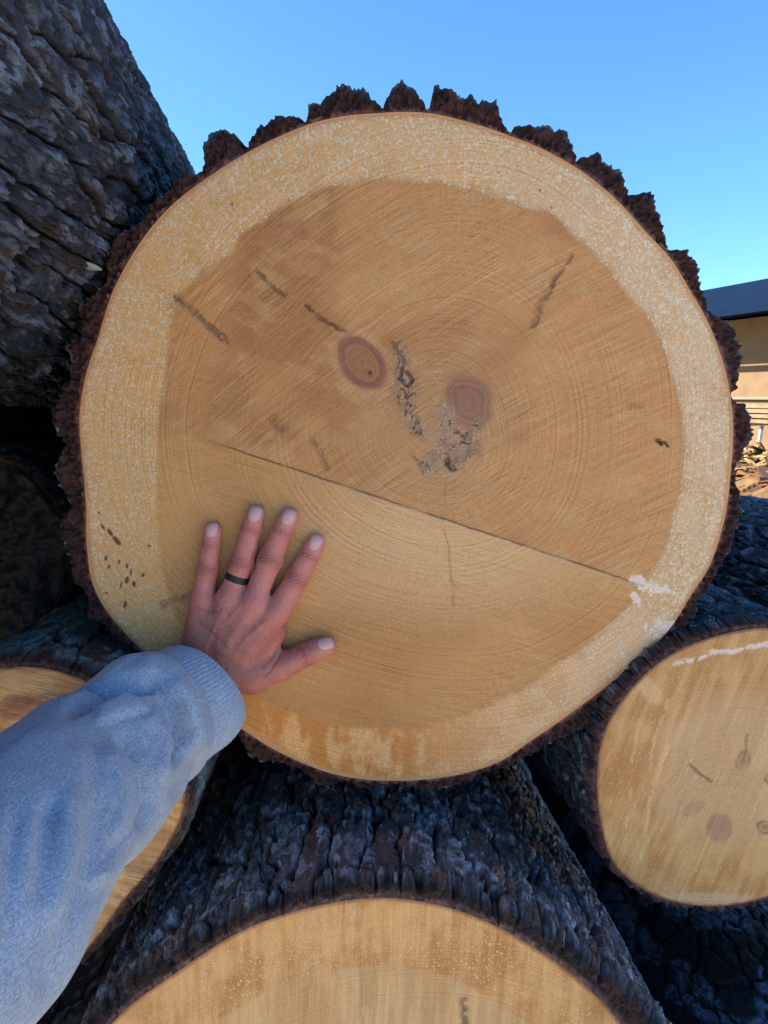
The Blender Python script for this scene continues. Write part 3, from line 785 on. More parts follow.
def build_hand():
    vox = .00085
    chains = {
        'pinky': [J(202, 600, .0150, .0108), J(205.0, 584, .0125, .0100), J(207.5, 569, .0114, .0104), J(209.5, 556, .0098, .0090), J(211.2, 545, .0092, .0090), J(212.8, 530, .0080, .0080)],
        'ring': [J(229, 599, .0190, .0118), J(236, 580, .0150, .0105), J(242.3, 563, .0130, .0116), J(247, 546, .0106, .0098), J(251.3, 529, .0098, .0097), J(255.8, 514, .0086, .0087)],
        'middle': [J(254, 602, .0205, .0125), J(262, 580, .0160, .0111), J(270.5, 560, .0140, .0123), J(276.5, 545, .0110, .0102), J(282, 531, .0102, .0100), J(289, 517, .0090, .0090)],
        'index': [J(277, 611, .0195, .0128), J(287, 595, .0150, .0112), J(297, 579, .0132, .0117), J(303.5, 566, .0108, .0100), J(309.5, 555.5, .0100, .0097), J(315.5, 542.5, .0087, .0087)],
        'thumb': [J(253, 676, .022, .0150), J(281, 667, .0170, .0138), J(294, 660, .0145, .0118), J(306, 654.5, .0128, .0116), J(317, 649.5, .0112, .0104), J(326.5, 646, .0100, .0092)],
    }
    w1, w2, a1 = J(202, 660, .024, .0165), J(226, 677, .026, .0165), J(150, 730, .075, .024)
    a2 = J(178, 706, .048, .022)
    palm = [(w1, J(202, 600, .0150, .0100)), (w1, J(229, 599, .0190, .0115)), (J(216, 668, .026, .0175), J(254, 602, .0205, .0120)), (w2, J(277, 611, .0185, .0115)),
            (w2, J(253, 676, .021, .0150)), (J(197, 640, .017, .0145), J(203, 610, .0140, .0105)), (J(225, 640, .020, .0165), J(240, 612, .018, .0140)),
            (J(250, 640, .020, .0155), J(265, 622, .018, .0130)), (J(268, 648, .0130, .0100), J(277, 634, .0120, .0080)),
            (w1, a2), (w2, a2), (a2, a1)]
    allp = np.array([p for ch in chains.values() for p in ch] + [p for s in palm for p in s])
    lo = allp[:, :3].min(0) - .026; hi = allp[:, :3].max(0) + .026
    hi[1] = min(hi[1], YF + .006)
    n = np.ceil((hi - lo) / vox).astype(int) + 1
    gx, gy, gz = [lo[i] + vox * np.arange(n[i]) for i in range(3)]

    def cone(seg, sl):
        a, b = seg
        x = gx[sl[0]][:, None, None]; y = gy[sl[1]][None, :, None]; z = gz[sl[2]][None, None, :]
        ab = b[:3] - a[:3]
        t = np.clip(((x - a[0]) * ab[0] + (y - a[1]) * ab[1] + (z - a[2]) * ab[2]) / (ab @ ab), 0, 1)
        d = np.sqrt((x - a[0] - t * ab[0]) ** 2 + (y - a[1] - t * ab[1]) ** 2 + (z - a[2] - t * ab[2]) ** 2)
        return (d - .0004 - (a[3] + t * (b[3] - a[3]))).astype(np.float32)

    def region(pts, pad):
        l = np.maximum(((pts[:, :3] - pts[:, 3:4] - pad).min(0) - lo) / vox, 0).astype(int)
        h = np.minimum(np.ceil(((pts[:, :3] + pts[:, 3:4] + pad).max(0) - lo) / vox).astype(int) + 1, n)
        return tuple(slice(l[i], h[i]) for i in range(3))

    D = np.full(tuple(n), .05, np.float32)
    for s in palm:
        sl = region(np.array(s), .022)
        D[sl] = smin(D[sl], cone(s, sl), .009)
    base = D.copy()
    for nm, ch in chains.items():
        sl = region(np.array(ch), .016)
        f = None
        for s in zip(ch[:-1], ch[1:]):
            g = cone(s, sl)
            f = g if f is None else smin(f, g, .0025)
        g = smin(base[sl], f, .0075 if nm != 'thumb' else .011)
        D[sl] = smin(D[sl], g, .0012)
    # tendons fanning over the back of the hand
    # surface nets
    inside = D < 0
    cnt = np.zeros(tuple(n - 1), np.int8)
    for i in (0, 1):
        for j in (0, 1):
            for k in (0, 1):
                cnt += inside[i:n[0] - 1 + i, j:n[1] - 1 + j, k:n[2] - 1 + k]
    act = (cnt > 0) & (cnt < 8)
    idx = np.full(tuple(n - 1), -1, np.int64)
    cells = np.argwhere(act); idx[act] = np.arange(len(cells))
    acc = np.zeros((len(cells), 3)); num = np.zeros(len(cells))
    corners = [(i, j, k) for i in (0, 1) for j in (0, 1) for k in (0, 1)]
    vals = {c_: D[cells[:, 0] + c_[0], cells[:, 1] + c_[1], cells[:, 2] + c_[2]] for c_ in corners}
    for c_ in corners:
        for ax in range(3):
            if c_[ax] == 0:
                e = list(c_); e[ax] = 1; e = tuple(e)
                va, vb = vals[c_], vals[e]
                m = (va < 0) != (vb < 0)
                t = np.where(m, va / np.where(m, va - vb, 1), 0)
                p = np.tile(np.array(c_, float), (len(cells), 1)); p[:, ax] += t
                acc += p * m[:, None]; num += m
    V = lo + (cells + acc / num[:, None]) * vox
    Q = []
    for ax in range(3):
        b, c_ = (ax + 1) % 3, (ax + 2) % 3
        s0 = [slice(1, n[i] - 1) for i in range(3)]; s0[ax] = slice(0, n[ax] - 1); s0 = tuple(s0)
        s1 = list(s0); s1[ax] = slice(1, n[ax]); s1 = tuple(s1)
        A = inside[s0]; B = inside[s1]
        e = np.argwhere(A != B)
        o = np.array([1, 1, 1]); o[ax] = 0
        fl = A[tuple(e.T)]
        e = e + o

        def cell(db, dc):
            q_ = e.copy(); q_[:, b] -= db; q_[:, c_] -= dc
            return idx[q_[:, 0], q_[:, 1], q_[:, 2]]
        quad = np.stack([cell(1, 1), cell(0, 1), cell(0, 0), cell(1, 0)], -1)
        quad[~fl] = quad[~fl][:, ::-1]
        Q.append(quad)
    Q = np.concatenate(Q); Q = Q[(Q >= 0).all(1)]
    # a little smoothing of the grid pattern
    for _ in range(3):
        s = np.zeros_like(V); w = np.zeros(len(V))
        for k in range(4):
            np.add.at(s, Q[:, k], V[Q[:, (k + 1) % 4]] + V[Q[:, (k + 3) % 4]]); np.add.at(w, Q[:, k], 2)
        V = V + .6 * (s / np.maximum(w, 1)[:, None] - V)
    # fine relief: knuckle creases, tendons, veins; moved along the normal
    nor = np.zeros_like(V)
    fn = np.cross(V[Q[:, 2]] - V[Q[:, 0]], V[Q[:, 3]] - V[Q[:, 1]])
    for k in range(4): np.add.at(nor, Q[:, k], fn)
    nor /= np.linalg.norm(nor, axis=1)[:, None] + 1e-12
    dorsal = sst(.1, .6, -nor[:, 1])
    disp = np.zeros(len(V)); red = np.zeros(len(V)); crease = np.zeros(len(V)); tipm = np.zeros(len(V))
    for nm, ch in chains.items():
        for jn, wd, amp in ((2, .0062, .00042), (4, .0040, .00035)) if nm != 'thumb' else ((3, .0062, .0004),):
            p = ch[jn]; axd = ch[jn + 1][:3] - ch[jn - 1][:3]; axd /= np.linalg.norm(axd)
            v = V - p[:3]; al = v @ axd; lat = np.linalg.norm(v - al[:, None] * axd, axis=1)
            m = np.exp(-(al / wd) ** 2) * (lat < p[3] * 1.5) * dorsal
            wob = al + .0006 * np.sin(V[:, 0] * 900 + V[:, 2] * 500)
            g = np.cos(wob / .0021 * 6.283)
            disp -= amp * np.clip(-g, 0, 1) * m * 3.0
            crease = np.maximum(crease, np.clip(-g, 0, 1) * m)
            red = np.maximum(red, np.exp(-(al / (wd * 1.5)) ** 2) * (lat < p[3] * 1.6) * dorsal)
        t = ch[-1]
        tipm = np.maximum(tipm, np.exp(-(np.linalg.norm(V - t[:3], axis=1) / .014) ** 2))
        k_ = ch[0]
        dd = np.linalg.norm(V - k_[:3] + np.array([0, k_[3] * .6, 0]), axis=1)
        red = np.maximum(red, .7 * np.exp(-(dd / .010) ** 2) * dorsal)
        if nm != 'thumb':
            disp += .0011 * np.exp(-(dd / .0085) ** 2) * dorsal
            wv = J(214, 664, .03, 0)[:3]
            ab = wv - k_[:3]; tt = np.clip((V - k_[:3]) @ ab / (ab @ ab), 0, 1)
            dl = np.hypot(*(V - k_[:3] - tt[:, None] * ab)[:, [0, 2]].T)
            disp += .0007 * np.exp(-(dl / .0034) ** 2) * dorsal * sst(.05, .2, tt) * (1 - sst(.6, .95, tt))
    pq = project(V)
    for pts, am, w in [([(205, 650), (214, 628), (222, 612)], .0006, 2.2), ([(214, 628), (226, 622), (240, 606)], .0005, 2.0), ([(232, 660), (244, 640), (262, 624)], .0005, 2.2)]:
        d, _ = seg_dist(pq[:, 0], pq[:, 1], pts); disp += am * np.exp(-(d / w) ** 2) * dorsal
    # skin folds towards the thumb and wrist
    for pts, am, w in [([(283, 650), (276, 662), (266, 676)], .0007, 1.4), ([(278, 648), (272, 658), (262, 668)], .0004, 1.2), ([(200, 622), (214, 634), (228, 648)], .0003, 1.5),
                       ([(196, 606), (206, 612), (216, 612)], .0003, 1.2), ([(218, 604), (212, 611), (214, 618)], .0003, 1.2)]:
        d, _ = seg_dist(pq[:, 0], pq[:, 1], pts); g = np.exp(-(d / w) ** 2) * dorsal
        disp -= am * g; crease = np.maximum(crease, g * .6)
    disp += .00016 * (fbm(V[:, 0] / .0022, V[:, 2] / .0016, 701, 2) - .5) * 2 * dorsal
    V = V + nor * disp[:, None]
    mott = fbm(V[:, 0] / .010, V[:, 2] / .010, 702, 3)
    c_ = mixc(C(.58, .195, .138), C(.50, .165, .120), sst(.35, .65, mott))
    finger = sst(.016, -.004, V[:, 2] - at(230, 598, YF)[2]) if False else sst(-.010, .012, V[:, 2] - at(230, 600, YF)[2] + .25 * (V[:, 0] - at(230, 600, YF)[0]))
    c_ = mixc(c_, C(.68, .235, .185), finger * .75)
    c_ = mixc(c_, C(.58, .155, .12), red * .55)
    c_ = mixc(c_, C(.68, .28, .24), tipm * .7)
    c_ = mixc(c_, C(.19, .075, .058), crease * .65)
    return V, Q, c_, chains, nor


def mat_skin():
    t = NT('skin'); a = t.attr('Col').outputs[0]
    n = t.noise(420, 3, t.coord()); n2 = t.noise(1700, 2, t.coord())
    vo = t.add('ShaderNodeTexVoronoi', Scale=900.0); t.l.new(t.coord(), vo.inputs['Vector'])
    f = t.math('ADD', t.ramp(n, .3, .7, .88, 1.12), t.ramp(n2, .3, .7, -.06, .06))
    c = t.mix(1.0, a, t.add('ShaderNodeCombineColor', i0=f, i1=f, i2=f).outputs[0], 'MULTIPLY')
    nb = t.bump(vo.outputs['Distance'], .0006, .45); nb = t.bump(n, .0008, .4, nb)
    return t.done(c, .50, nb, **{'Subsurface__Weight': .12, 'Subsurface__Radius': (.006, .002, .001), 'Subsurface__Scale': 1.0, 'Specular__IOR__Level': .4})


MSK = mat_skin()
MNL = mat_plain('nail', (.74, .40, .355), .45, .06, 300, spec=.3)
MRG = mat_plain('silicone', (.018, .021, .026), .5, .15, 200)
HV, HQ, HC, CH, HN = build_hand()
person = mesh_from('person', HV, HQ, MSK, {'Col': HC})
tag(person, 'hand with black ring laid flat on the great log, arm in a grey sweatshirt sleeve', 'person')

bvh = BVHTree.FromPolygons([Vector(v) for v in HV], [tuple(int(i) for i in f) for f in HQ])
for nm, ch in CH.items():
    tip, dip = ch[-1], ch[-2 if nm != 'thumb' else -3]
    ax = tip[:3] - dip[:3]; ax /= np.linalg.norm(ax)
    view = np.array([0, -1.0, 0]) if nm != 'thumb' else np.array([.10, -.62, .62])
    view = view - (view @ ax) * ax; view /= np.linalg.norm(view)
    side = np.cross(ax, view)
    r = tip[3]
    L, W = (r * 1.58, r * 1.42)
    cen = tip[:3] + ax * (r * .14)
    nu, nv = 15, 15; P = []
    for i in range(nv):
        for j in range(nu):
            a = -1 + 2 * i / (nv - 1); b = -1 + 2 * j / (nu - 1)
            # rounded rectangle
            sq = 1 - .16 * (abs(a) ** 2.5) * (abs(b) ** 2.0)
            s, l_ = b * W / 2 * sq * (1.0 if a > -.6 else 1 - .12 * (-.6 - a)), a * L / 2 * sq
            fan = s / r * .9
            o_ = cen + ax * (l_ + (.10 * r * (1 - b * b) if a > .5 else -.10 * r * (1 - b * b) * (a < -.5)) * 1.0) + side * s + view * .03
            h, nn, _, _ = bvh.ray_cast(Vector(o_), Vector(-view))
            if h is None: h = Vector(o_ - view * .03)
            edge = max(abs(a), abs(b))
            P.append(np.array(h) + view * (.00095 - .0009 * max(0, edge - .80) / .20))
    P = np.array(P).reshape(nv, nu, 3)
    for _ in range(1):
        Qm = P.copy(); Qm[1:-1, 1:-1] = .25 * (P[:-2, 1:-1] + P[2:, 1:-1] + P[1:-1, :-2] + P[1:-1, 2:]); P = Qm
    q4 = grid_quads(nv, nu, False)
    fa = P.reshape(-1, 3)
    n0 = np.cross(fa[q4[0][1]] - fa[q4[0][0]], fa[q4[0][2]] - fa[q4[0][0]])
    if n0 @ view < 0: q4 = q4[:, ::-1]
    mesh_from('fingernail', fa, q4, MNL, parent=person)

# ring on the ring finger
ch = CH['ring']; p0, p1 = ch[1], ch[2]
ax = p1[:3] - ch[0][:3]; ax /= np.linalg.norm(ax)
cen = ch[1][:3] + ax * .0018
e1 = np.array([0, -1.0, 0]); e1 -= (e1 @ ax) * ax; e1 /= np.linalg.norm(e1); e2 = np.cross(ax, e1)
prof = [(-.0040, .0), (-.0043, .0008), (-.0040, .0015), (-.0030, .0018), (0, .0020), (.0030, .0018), (.0040, .0015), (.0043, .0008), (.0040, 0), (0, -.0006)]
V = []
for k in range(72):
    a = 2 * math.pi * k / 72
    for (l_, rr) in prof:
        V.append(cen + ax * l_ + (e1 * math.cos(a) + e2 * math.sin(a)) * (.0099 + rr))
V = np.array(V).reshape(72, len(prof), 3)
i = np.arange(72)[:, None]; j = np.arange(len(prof))[None, :]; m = len(prof)
q4 = np.stack([i * m + j, ((i + 1) % 72) * m + j, ((i + 1) % 72) * m + (j + 1) % m, i * m + (j + 1) % m], -1).reshape(-1, 4)
mesh_from('ring', V, q4, MRG, parent=person)


# ------------------------------------------------------------------ sweatshirt sleeve
def mat_fabric(name, rgb, rib=0.0):
    t = NT(name); co = t.coord()
    n = t.noise(480, 3, co, .6); n2 = t.noise(1300, 2, co); n3 = t.noise(30, 3, co)
    st = t.noise(1.0, 2, t.scale(t.attr('suv').outputs['Vector'], (900, 220, 1)))
    f = t.math('ADD', t.ramp(n, .3, .7, .72, 1.22), t.ramp(n2, .3, .7, -.20, .20))
    f = t.math('ADD', f, t.ramp(st, .3, .7, -.13, .13)); f = t.math('MULTIPLY', f, t.ramp(n3, .3, .7, .93, 1.07))
    c = t.mix(1.0, (*rgb, 1), t.add('ShaderNodeCombineColor', i0=f, i1=f, i2=f).outputs[0], 'MULTIPLY')
    nb = t.bump(n2, .0012, .6); nb = t.bump(st, .0012, .5, nb)
    return t.done(c, .95, nb, **{'Sheen__Weight': .25, 'Sheen__Roughness': .5, 'Specular__IOR__Level': .15})


MFB = mat_fabric('heather_sweatshirt', (.385, .43, .515))
MCF = mat_fabric('heather_cuff', (.36, .43, .54))
SEC = [((184, 640), (225, 736), .674), ((176, 643), (217, 748), .665), ((163, 650), (198, 761), .649), ((146, 655), (176, 778), .629), ((128, 666), (147, 797), .606),
       ((104, 684), (127, 830), .580), ((75, 701), (94, 864), .540), ((40, 724), (56, 893), .492), ((0, 751), (32, 940), .443), ((-70, 795), (-22, 1030), .378),
       ((-165, 850), (-125, 1110), .315)]
cent = []; rad = []
for (a, b, Y) in SEC:
    m_ = ((a[0] + b[0]) / 2, (a[1] + b[1]) / 2); cent.append(at(*m_, Y)); rad.append(np.linalg.norm(at(*a, Y) - at(*b, Y)) / 2)
cent.append(np.array([-.33, .20, 1.22])); rad.append(.058)
cent.append(np.array([-.32, .02, 1.28])); rad.append(.070)
cent = np.array(cent); rad = np.array(rad)


def catmull(P, n):
    P = np.asarray(P); s = np.concatenate([[0], np.cumsum(np.linalg.norm(np.diff(P[:, :3], axis=0), axis=1))])
    t = np.linspace(0, s[-1], n); M = np.gradient(P, s, axis=0)
    i = np.clip(np.searchsorted(s, t) - 1, 0, len(s) - 2); h = (s[i + 1] - s[i])[:, None]; u = ((t - s[i]) / (s[i + 1] - s[i]))[:, None]
    return t, (2 * u**3 - 3 * u**2 + 1) * P[i] + (u**3 - 2 * u**2 + u) * h * M[i] + (-2 * u**3 + 3 * u**2) * P[i + 1] + (u**3 - u**2) * h * M[i + 1]


NS, NA = 460, 420
tt, CR = catmull(np.concatenate([cent, rad[:, None]], 1), NS)
cl, rl = CR[:, :3], CR[:, 3]
tan = np.gradient(cl, tt, axis=0); tan /= np.linalg.norm(tan, axis=1)[:, None]
for _ in range(8): tan[1:-1] = (tan[:-2] + tan[1:-1] + tan[2:]) / 3
tan /= np.linalg.norm(tan, axis=1)[:, None]
ref = np.array([0, 0, 1.0])
E1 = ref - (tan @ ref)[:, None] * tan; E1 /= np.linalg.norm(E1, axis=1)[:, None]
E2 = np.cross(tan, E1)
ph = 2 * math.pi * np.arange(NA) / NA
NR = E1[:, None] * np.cos(ph)[None, :, None] + E2[:, None] * np.sin(ph)[None, :, None]
S = np.broadcast_to(tt[:, None], (NS, NA)); PH = np.broadcast_to(ph[None], (NS, NA))
P = cl[:, None] + NR * rl[:, None, None]
pq = project(P)
facing = sst(-.05, .35, ((CAM - P) * NR).sum(-1) / np.linalg.norm(CAM - P, axis=-1))
dsp = .0045 * (fbm(S / .06 + PH * .5, PH * 1.0 - S / .11, 801, 3) - .5) * 2 * sst(.03, .07, S)


def fold(pts, amp, w, skew=0.0):
    global dsp
    d, s = seg_dist(pq[..., 0], pq[..., 1], pts)
    env = sst(0, .18, s) * (1 - sst(.82, 1, s)) * .85 + .15
    dsp = dsp + 1.35 * amp * np.exp(-(d / (1.45 * w)) ** 2) * facing * env


fold([(150, 690), (168, 706), (178, 730), (175, 752), (166, 770)], -.0045, 3.2)
fold([(116, 724), (136, 748), (146, 780), (143, 808), (130, 838)], -.0040, 3.5)
fold([(70, 712), (100, 694), (130, 687), (160, 687)], -.0040, 3.2)
fold([(196, 745), (186, 775), (168, 800)], -.0030, 6)
fold([(150, 800), (128, 845), (96, 890)], .0040, 9)
cuffm = 1 - sst(.044, .047, S)
fold([(60, 714), (90, 698), (122, 688), (152, 684), (170, 690)], -.0065, 7)        # crease under the blouse of the sleeve
fold([(100, 676), (130, 668), (160, 668)], .0035, 12)
fold([(90, 715), (125, 706), (150, 706)], .0050, 14)
fold([(152, 686), (172, 704), (181, 728), (178, 752), (168, 768)], -.0070, 7)
fold([(168, 676), (188, 700), (196, 735), (190, 765)], .0040, 9)
fold([(140, 710), (160, 730), (166, 752), (158, 785)], .0045, 10)
fold([(118, 726), (138, 750), (147, 782), (144, 806), (132, 836)], -.0060, 8)
fold([(100, 740), (118, 770), (124, 810), (112, 850)], .0040, 13)
fold([(88, 750), (98, 800), (92, 850), (74, 905)], -.0030, 9)
fold([(52, 790), (46, 850), (36, 910)], -.0035, 10)
fold([(70, 780), (70, 850), (52, 930)], .0030, 13)
fold([(20, 790), (12, 860), (10, 930), (0, 1000)], -.0030, 12)
fold([(110, 880), (80, 900), (56, 950), (40, 1000)], -.0025, 9)
seam_g = np.exp(-((S - .0455) / .0022) ** 2)
dsp = dsp - .0048 * seam_g - .0020 * cuffm
dsp = dsp + .0009 * np.cos(PH * 90) * cuffm * 0
dsp = dsp + .003 * np.exp(-((S - .062) / .012) ** 2) * (0.5 + .5 * np.cos(PH * 5 + 1))
for _ in range(6):
    dsp[1:-1] = .25 * dsp[:-2] + .5 * dsp[1:-1] + .25 * dsp[2:]; dsp = .25 * np.roll(dsp, 1, 1) + .5 * dsp + .25 * np.roll(dsp, -1, 1)
dsp = dsp + .00030 * np.cos(PH * 84) * cuffm
P = P + NR * dsp[..., None]
# roll the hem inwards
hem = []
for k, (dr, da) in enumerate([(-.010, .018), (-.0055, .004), (-.0030, -.0008), (-.0010, -.0010)]):
    hem.append(P[0] + NR[0] * dr + tan[0] * da)
full = np.concatenate([np.array(hem), P])
ns_c = int(np.searchsorted(tt, .0455)) + len(hem)
suv = np.concatenate([np.stack([np.broadcast_to(PH[0] * .06, (len(hem), NA)), np.zeros((len(hem), NA)), np.zeros((len(hem), NA))], -1), np.stack([PH * .06, S, S * 0], -1)])
cap = cl[-1] + (full[-1] - cl[-1]) * .02
slv = np.concatenate([full[ns_c:], cap[None]]); suv2 = np.concatenate([suv[ns_c:], suv[-1:]])
sleeve = mesh_from('sweatshirt_sleeve', slv, grid_quads(len(slv), NA), MFB, {'suv': suv2.reshape(-1, 3)}, parent=person)
cuff = mesh_from('cuff', full[:ns_c + 1], grid_quads(ns_c + 1, NA), MCF, {'suv': suv[:ns_c + 1].reshape(-1, 3)}, parent=sleeve)

# ------------------------------------------------------------------ yard, shed and debris beyond
MG = mat_plain('gravel', (.37, .31, .24), .95, .30, 9, .01)
g = 300.0
gr = mesh_from('ground', [(-g, -g, 0), (g, -g, 0), (g, g, 0), (-g, g, 0)], [(0, 1, 2, 3)], MG, smooth=False)
gr['kind'] = 'structure'

ua = np.array([.32, -.947, 0])                         # along the wall, towards us
un = np.array([-.947, -.32, 0])                        # out of the wall
base0 = np.array([(768 - 384) / F * 18.5, 18.5, 0])
ANG = math.atan2(ua[1], ua[0])


def wpt(a, n, z):
    return base0 + ua * a + un * n + np.array([0, 0, z])


shed = empty('shed', tuple(wpt(0, 0, 0)), 'long tan shed with dark blue metal roof far behind the great log', 'building')
MWL = mat_plain('shed_wall_paint', (.165, .105, .058), .8, .10, 3, spec=.1)
MRF = mat_plain('blue_roof_metal', (.0016, .0095, .030), .6, .12, 4, spec=.05)
MSF = mat_plain('soffit_boards', (.12, .08, .055), .8, .15, 5)
MTR = mat_plain('pale_trim', (.15, .135, .105), .7, .08, 5)


def sbox(name, a, n, z, sa, sn, sz, mat, parent):
    o = boxes(name, [(wpt(a, n, z) - np.array(shed.location) * (parent is not None), ANG, sa, sn, sz)], mat, parent)
    return o


sbox('wall', -4, -2.95, 1.75, 26, 5.9, 3.46, MWL, shed)
# roof slab: sloping, with thickness
V = []
for n_, z in ((1.65, 3.50), (-2.95, 3.66), (-7.55, 3.50)):
    for dz in (0, .60):
        for a in (-18, 10):
            V.append(wpt(a, n_, z + dz) - np.array(shed.location))
Q = [(0, 1, 5, 4), (2, 6, 7, 3), (4, 5, 9, 8), (6, 10, 11, 7), (0, 2, 3, 1), (8, 9, 11, 10), (0, 4, 6, 2), (4, 8, 10, 6), (1, 3, 7, 5), (5, 7, 11, 9)]
mesh_from('roof', V, Q, MRF, smooth=False, parent=shed)
sbox('gutter', -4, 1.72, 3.43, 28, .10, .10, MRF, shed)
sbox('wall_ledge', -4, .05, 1.42, 26, .12, .07, MTR, shed)
# lumber stack along the shed
MLB = mat_plain('rough_lumber', (.19, .125, .065), .8, .3, 6)
rp = np.random.RandomState(3)
for k in range(12):
    lv, rw_ = k // 3, k % 3
    o = boxes('plank', [(wpt(1.6 + rp.uniform(-.5, .5), 2.45 + .29 * rw_, .965 + .105 * lv), ANG + R(rp.uniform(-1.2, 1.2)), 7.4 + rp.uniform(-.4, .4), .25, .075)], MLB)
    tag(o, 'rough tan plank in the lumber pile before the far shed', 'plank', 'planks piled before the shed')
MTS = mat_plain('white_steel', (.42, .43, .45), .5, .05, 5)
MTD = mat_plain('brown_post', (.16, .09, .06), .8, .2, 8)


def bar(name, p, q_, w, mat, parent=None):
    p, q_ = np.array(p, float), np.array(q_, float); ax = q_ - p; L = np.linalg.norm(ax); ax /= L
    r_ = np.array([0, 0, 1.0]) if abs(ax[2]) < .9 else np.array([1.0, 0, 0])
    a = np.cross(ax, r_); a /= np.linalg.norm(a); b = np.cross(ax, a)
    V = [p_ + (a * sx + b * sy) * w / 2 for p_ in (p, q_) for sx, sy in ((-1, -1), (1, -1), (1, 1), (-1, 1))]
    Q = [(0, 1, 2, 3), (7, 6, 5, 4)] + [(k, 4 + k, 4 + (k + 1) % 4, (k + 1) % 4) for k in range(4)]
    return mesh_from(name, V, Q, mat, smooth=False, parent=parent)


def tre(a, n):
    o = empty('trestle', tuple(wpt(a, n, 0)), 'white steel trestle standing under the planks by the far shed', 'trestle')
    L0 = np.array(o.location)
    for s in (-1, 1):
        for e in (-1, 1):
            bar('leg', wpt(a + s * .55, n + e * .42, 0) - L0, wpt(a + s * .40, n + e * .20, .87) - L0, .06, MTS, o)
    bar('crossbar', wpt(a, n - .5, .885) - L0, wpt(a, n + .5, .885) - L0, .07, MTS, o)
    return o


for a_, lab in ((2.15, 'white steel trestle holding up the planks, its splayed leg seen beside the bark'), (-.9, 'white steel trestle under the far end of the planks')):
    tre(a_, 2.74)['label'] = lab
pst = bar('timber_post', wpt(2.75, 2.2, 0), wpt(2.75, 2.2, .9), .16, MTD); tag(pst, 'short brown timber post beside the white trestle', 'post')

# sunlit heap of bark and offcuts
nx, ny = 260, 260
gx = np.linspace(4.6, 12.0, nx); gy = np.linspace(8.6, 15.5, ny)
X, Y = np.meshgrid(gx, gy)
env = sst(0, .25, (X - 4.6) / 7.4) * (1 - sst(.8, 1, (X - 4.6) / 7.4)) * sst(0, .25, (Y - 8.6) / 6.9) * (1 - sst(.75, 1, (Y - 8.6) / 6.9))
w_ = worley(X / .42 + .6 * fbm(X, Y, 908, 2), Y / .10, 905)
Zh = env * (.10 + .35 * fbm(X / 1.1, Y / 1.1, 901, 3) + .17 * w_[2] + .10 * (fbm(X / .12, Y / .12, 903, 2) - .5)) - .02
hc = mixc(C(.155, .064, .012), C(.055, .024, .010), sst(.4, .62, fbm(X / .3, Y / .3, 904, 3)))
hc = mixc(hc, C(.19, .105, .032), sst(.6, .8, w_[2]) * .7)
ht_ = mesh_from('wood_debris', np.stack([X, Y, Zh], -1), grid_quads(ny, nx, False), MB, {'Col': hc.reshape(-1, 3)}, smooth=False)
ht_['kind'] = 'stuff'; ht_['label'] = 'sunlit orange heap of bark and offcuts on the yard'; ht_['category'] = 'debris'

# a dry leaf caught in the bark of the huge dark log, a curl of bark under the great log
def on_bark(root, px, py):
    me = [ch_ for ch_ in root.children if ch_.name.startswith('bark')][0].data
    v = np.empty(len(me.vertices) * 3, np.float32); me.vertices.foreach_get('co', v); v = v.reshape(-1, 3) + np.array(root.location)
    v = v[v[:, 1] > .15]
    d = np.linalg.norm(project(v) - np.array([px, py]), axis=1)
    c_ = v[d < 3.0]
    return c_[np.argmin(np.linalg.norm(c_ - CAM, axis=1))] if len(c_) else None


def leaf(p, ax, up_, L, W, mat, label):
    ax = np.array(ax, float); ax /= np.linalg.norm(ax); n_ = np.array(up_, float); n_ -= (n_ @ ax) * ax; n_ /= np.linalg.norm(n_); b_ = np.cross(ax, n_)
    V = []
    for layer in (0, .0004):
        for i_ in range(13):
            t_ = i_ / 12
            for j_ in range(5):
                q_ = (j_ - 2) / 2
                V.append(np.array(p) + ax * (t_ - .5) * L + b_ * q_ * W * .5 * math.sin(math.pi * min(1, t_ * .92 + .05)) ** .8 + n_ * (.004 + .18 * W * q_ * q_ + .10 * L * (t_ - .5) ** 2 + layer))
    g_ = grid_quads(13, 5, False)
    o = mesh_from('leaf', V, np.concatenate([g_, g_[:, ::-1] + 65]), mat)
    return tag(o, label, 'leaf')


MLF = mat_plain('dry_leaf', (.34, .33, .24), .7, .2, 60)
pb = on_bark(UL, 91, 271)
if pb is not None:
    leaf(pb, (.9, .35, -.25), (.5, -.8, .2), .022, .007, MLF, 'small pale dry leaf caught in the bark of the huge dark log')

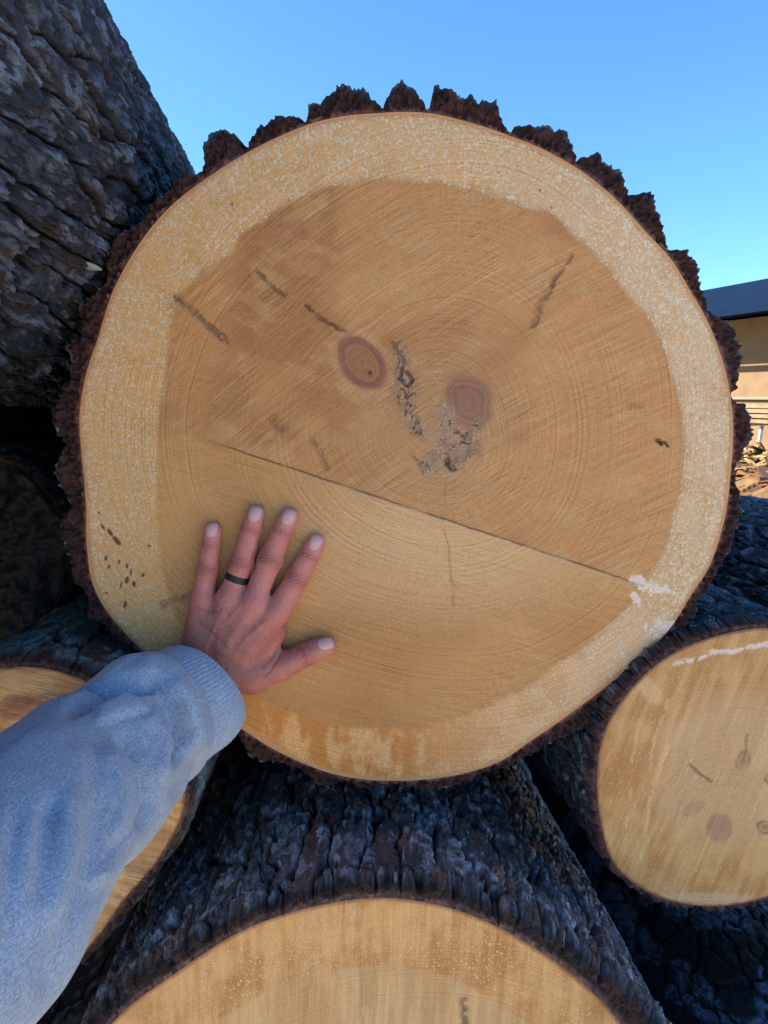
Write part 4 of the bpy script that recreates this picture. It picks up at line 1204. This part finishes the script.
rp = np.random.RandomState(12); V = []; Q = []; Cc = []
for k in range(900):
    x, y = rp.uniform(5.6, 9.2), rp.uniform(9.3, 15.0)
    iz = Zh[int((y - 8.6) / 6.9 * (ny - 1)), int((x - 4.6) / 7.4 * (nx - 1))]
    if iz < .03: continue
    L_, W_, T_ = rp.uniform(.12, .75), rp.uniform(.03, .14), rp.uniform(.012, .05)
    ya, pi_ = rp.uniform(0, 6.28), rp.normal(0, .28)
    a = np.array([math.cos(ya) * math.cos(pi_), math.sin(ya) * math.cos(pi_), math.sin(pi_)]); b_ = np.array([-math.sin(ya), math.cos(ya), 0]); n_ = np.cross(a, b_)
    cen_ = np.array([x, y, iz + .03]); cc = [C(.26, .135, .035), C(.16, .07, .016), C(.30, .20, .08), C(.06, .030, .018)][rp.randint(4)] * rp.uniform(.7, 1.2)
    k0 = len(V)
    for sz_ in (-1, 1):
        for sx, sy in ((-1, -1), (1, -1), (1, 1), (-1, 1)):
            V.append(cen_ + a * sx * L_ / 2 * rp.uniform(.8, 1) + b_ * sy * W_ / 2 * rp.uniform(.6, 1) + n_ * sz_ * T_ / 2); Cc.append(cc)
    Q += [(k0, k0 + 3, k0 + 2, k0 + 1), (k0 + 4, k0 + 5, k0 + 6, k0 + 7)] + [(k0 + e, k0 + (e + 1) % 4, k0 + 4 + (e + 1) % 4, k0 + 4 + e) for e in range(4)]
of = mesh_from('wood_offcuts', V, Q, MB, {'Col': np.array(Cc)}, smooth=False)
of['kind'] = 'stuff'; of['label'] = 'sunlit splinters and slabs of bark strewn over the orange heap'; of['category'] = 'offcuts'

# ------------------------------------------------------------------ light, sky, camera
EL, AZ = R(34), R(4)                                   # sun low on the left, a touch beyond the log ends
s = np.array([-math.cos(EL) * math.cos(AZ), math.cos(EL) * math.sin(AZ), math.sin(EL)])
ld = bpy.data.lights.new('sun', 'SUN'); ld.energy = 5.0; ld.angle = R(.53); ld.color = (1, .93, .82)
lo = bpy.data.objects.new('sun', ld); col.objects.link(lo)
lo.rotation_euler = Vector(tuple(-s)).to_track_quat('-Z', 'Y').to_euler()

w = bpy.data.worlds.new('World'); scene.world = w; w.use_nodes = True
nt = w.node_tree; bg = nt.nodes['Background']
sky = nt.nodes.new('ShaderNodeTexSky'); sky.sky_type = 'NISHITA'; sky.sun_disc = False
sky.sun_elevation = EL; sky.sun_rotation = math.atan2(s[0], s[1])
sky.air_density = 1.0; sky.dust_density = .6; sky.ozone_density = 2.0; sky.altitude = 300
mx = nt.nodes.new('ShaderNodeMix'); mx.data_type = 'RGBA'; mx.blend_type = 'MULTIPLY'; mx.inputs[0].default_value = 1
nt.links.new(sky.outputs[0], mx.inputs[6]); mx.inputs[7].default_value = (.57, .955, 1.27, 1)
nt.links.new(mx.outputs[2], bg.inputs[0]); bg.inputs[1].default_value = .064

cd = bpy.data.cameras.new('camera'); cam = bpy.data.objects.new('camera', cd); col.objects.link(cam)
cd.sensor_fit = 'VERTICAL'; cd.sensor_height = 36; cd.lens = 36 * F / 1024
cam.location = tuple(CAM); cam.rotation_euler = (R(90) - PITCH, 0, 0)
cd.clip_start = .02; cd.clip_end = 1000
scene.camera = cam
vs = scene.view_settings
vs.view_transform = 'Standard'; vs.look = 'None'; vs.gamma = 1; vs.use_curve_mapping = False
vs.exposure = 1.95
scene.cycles.use_denoising = True
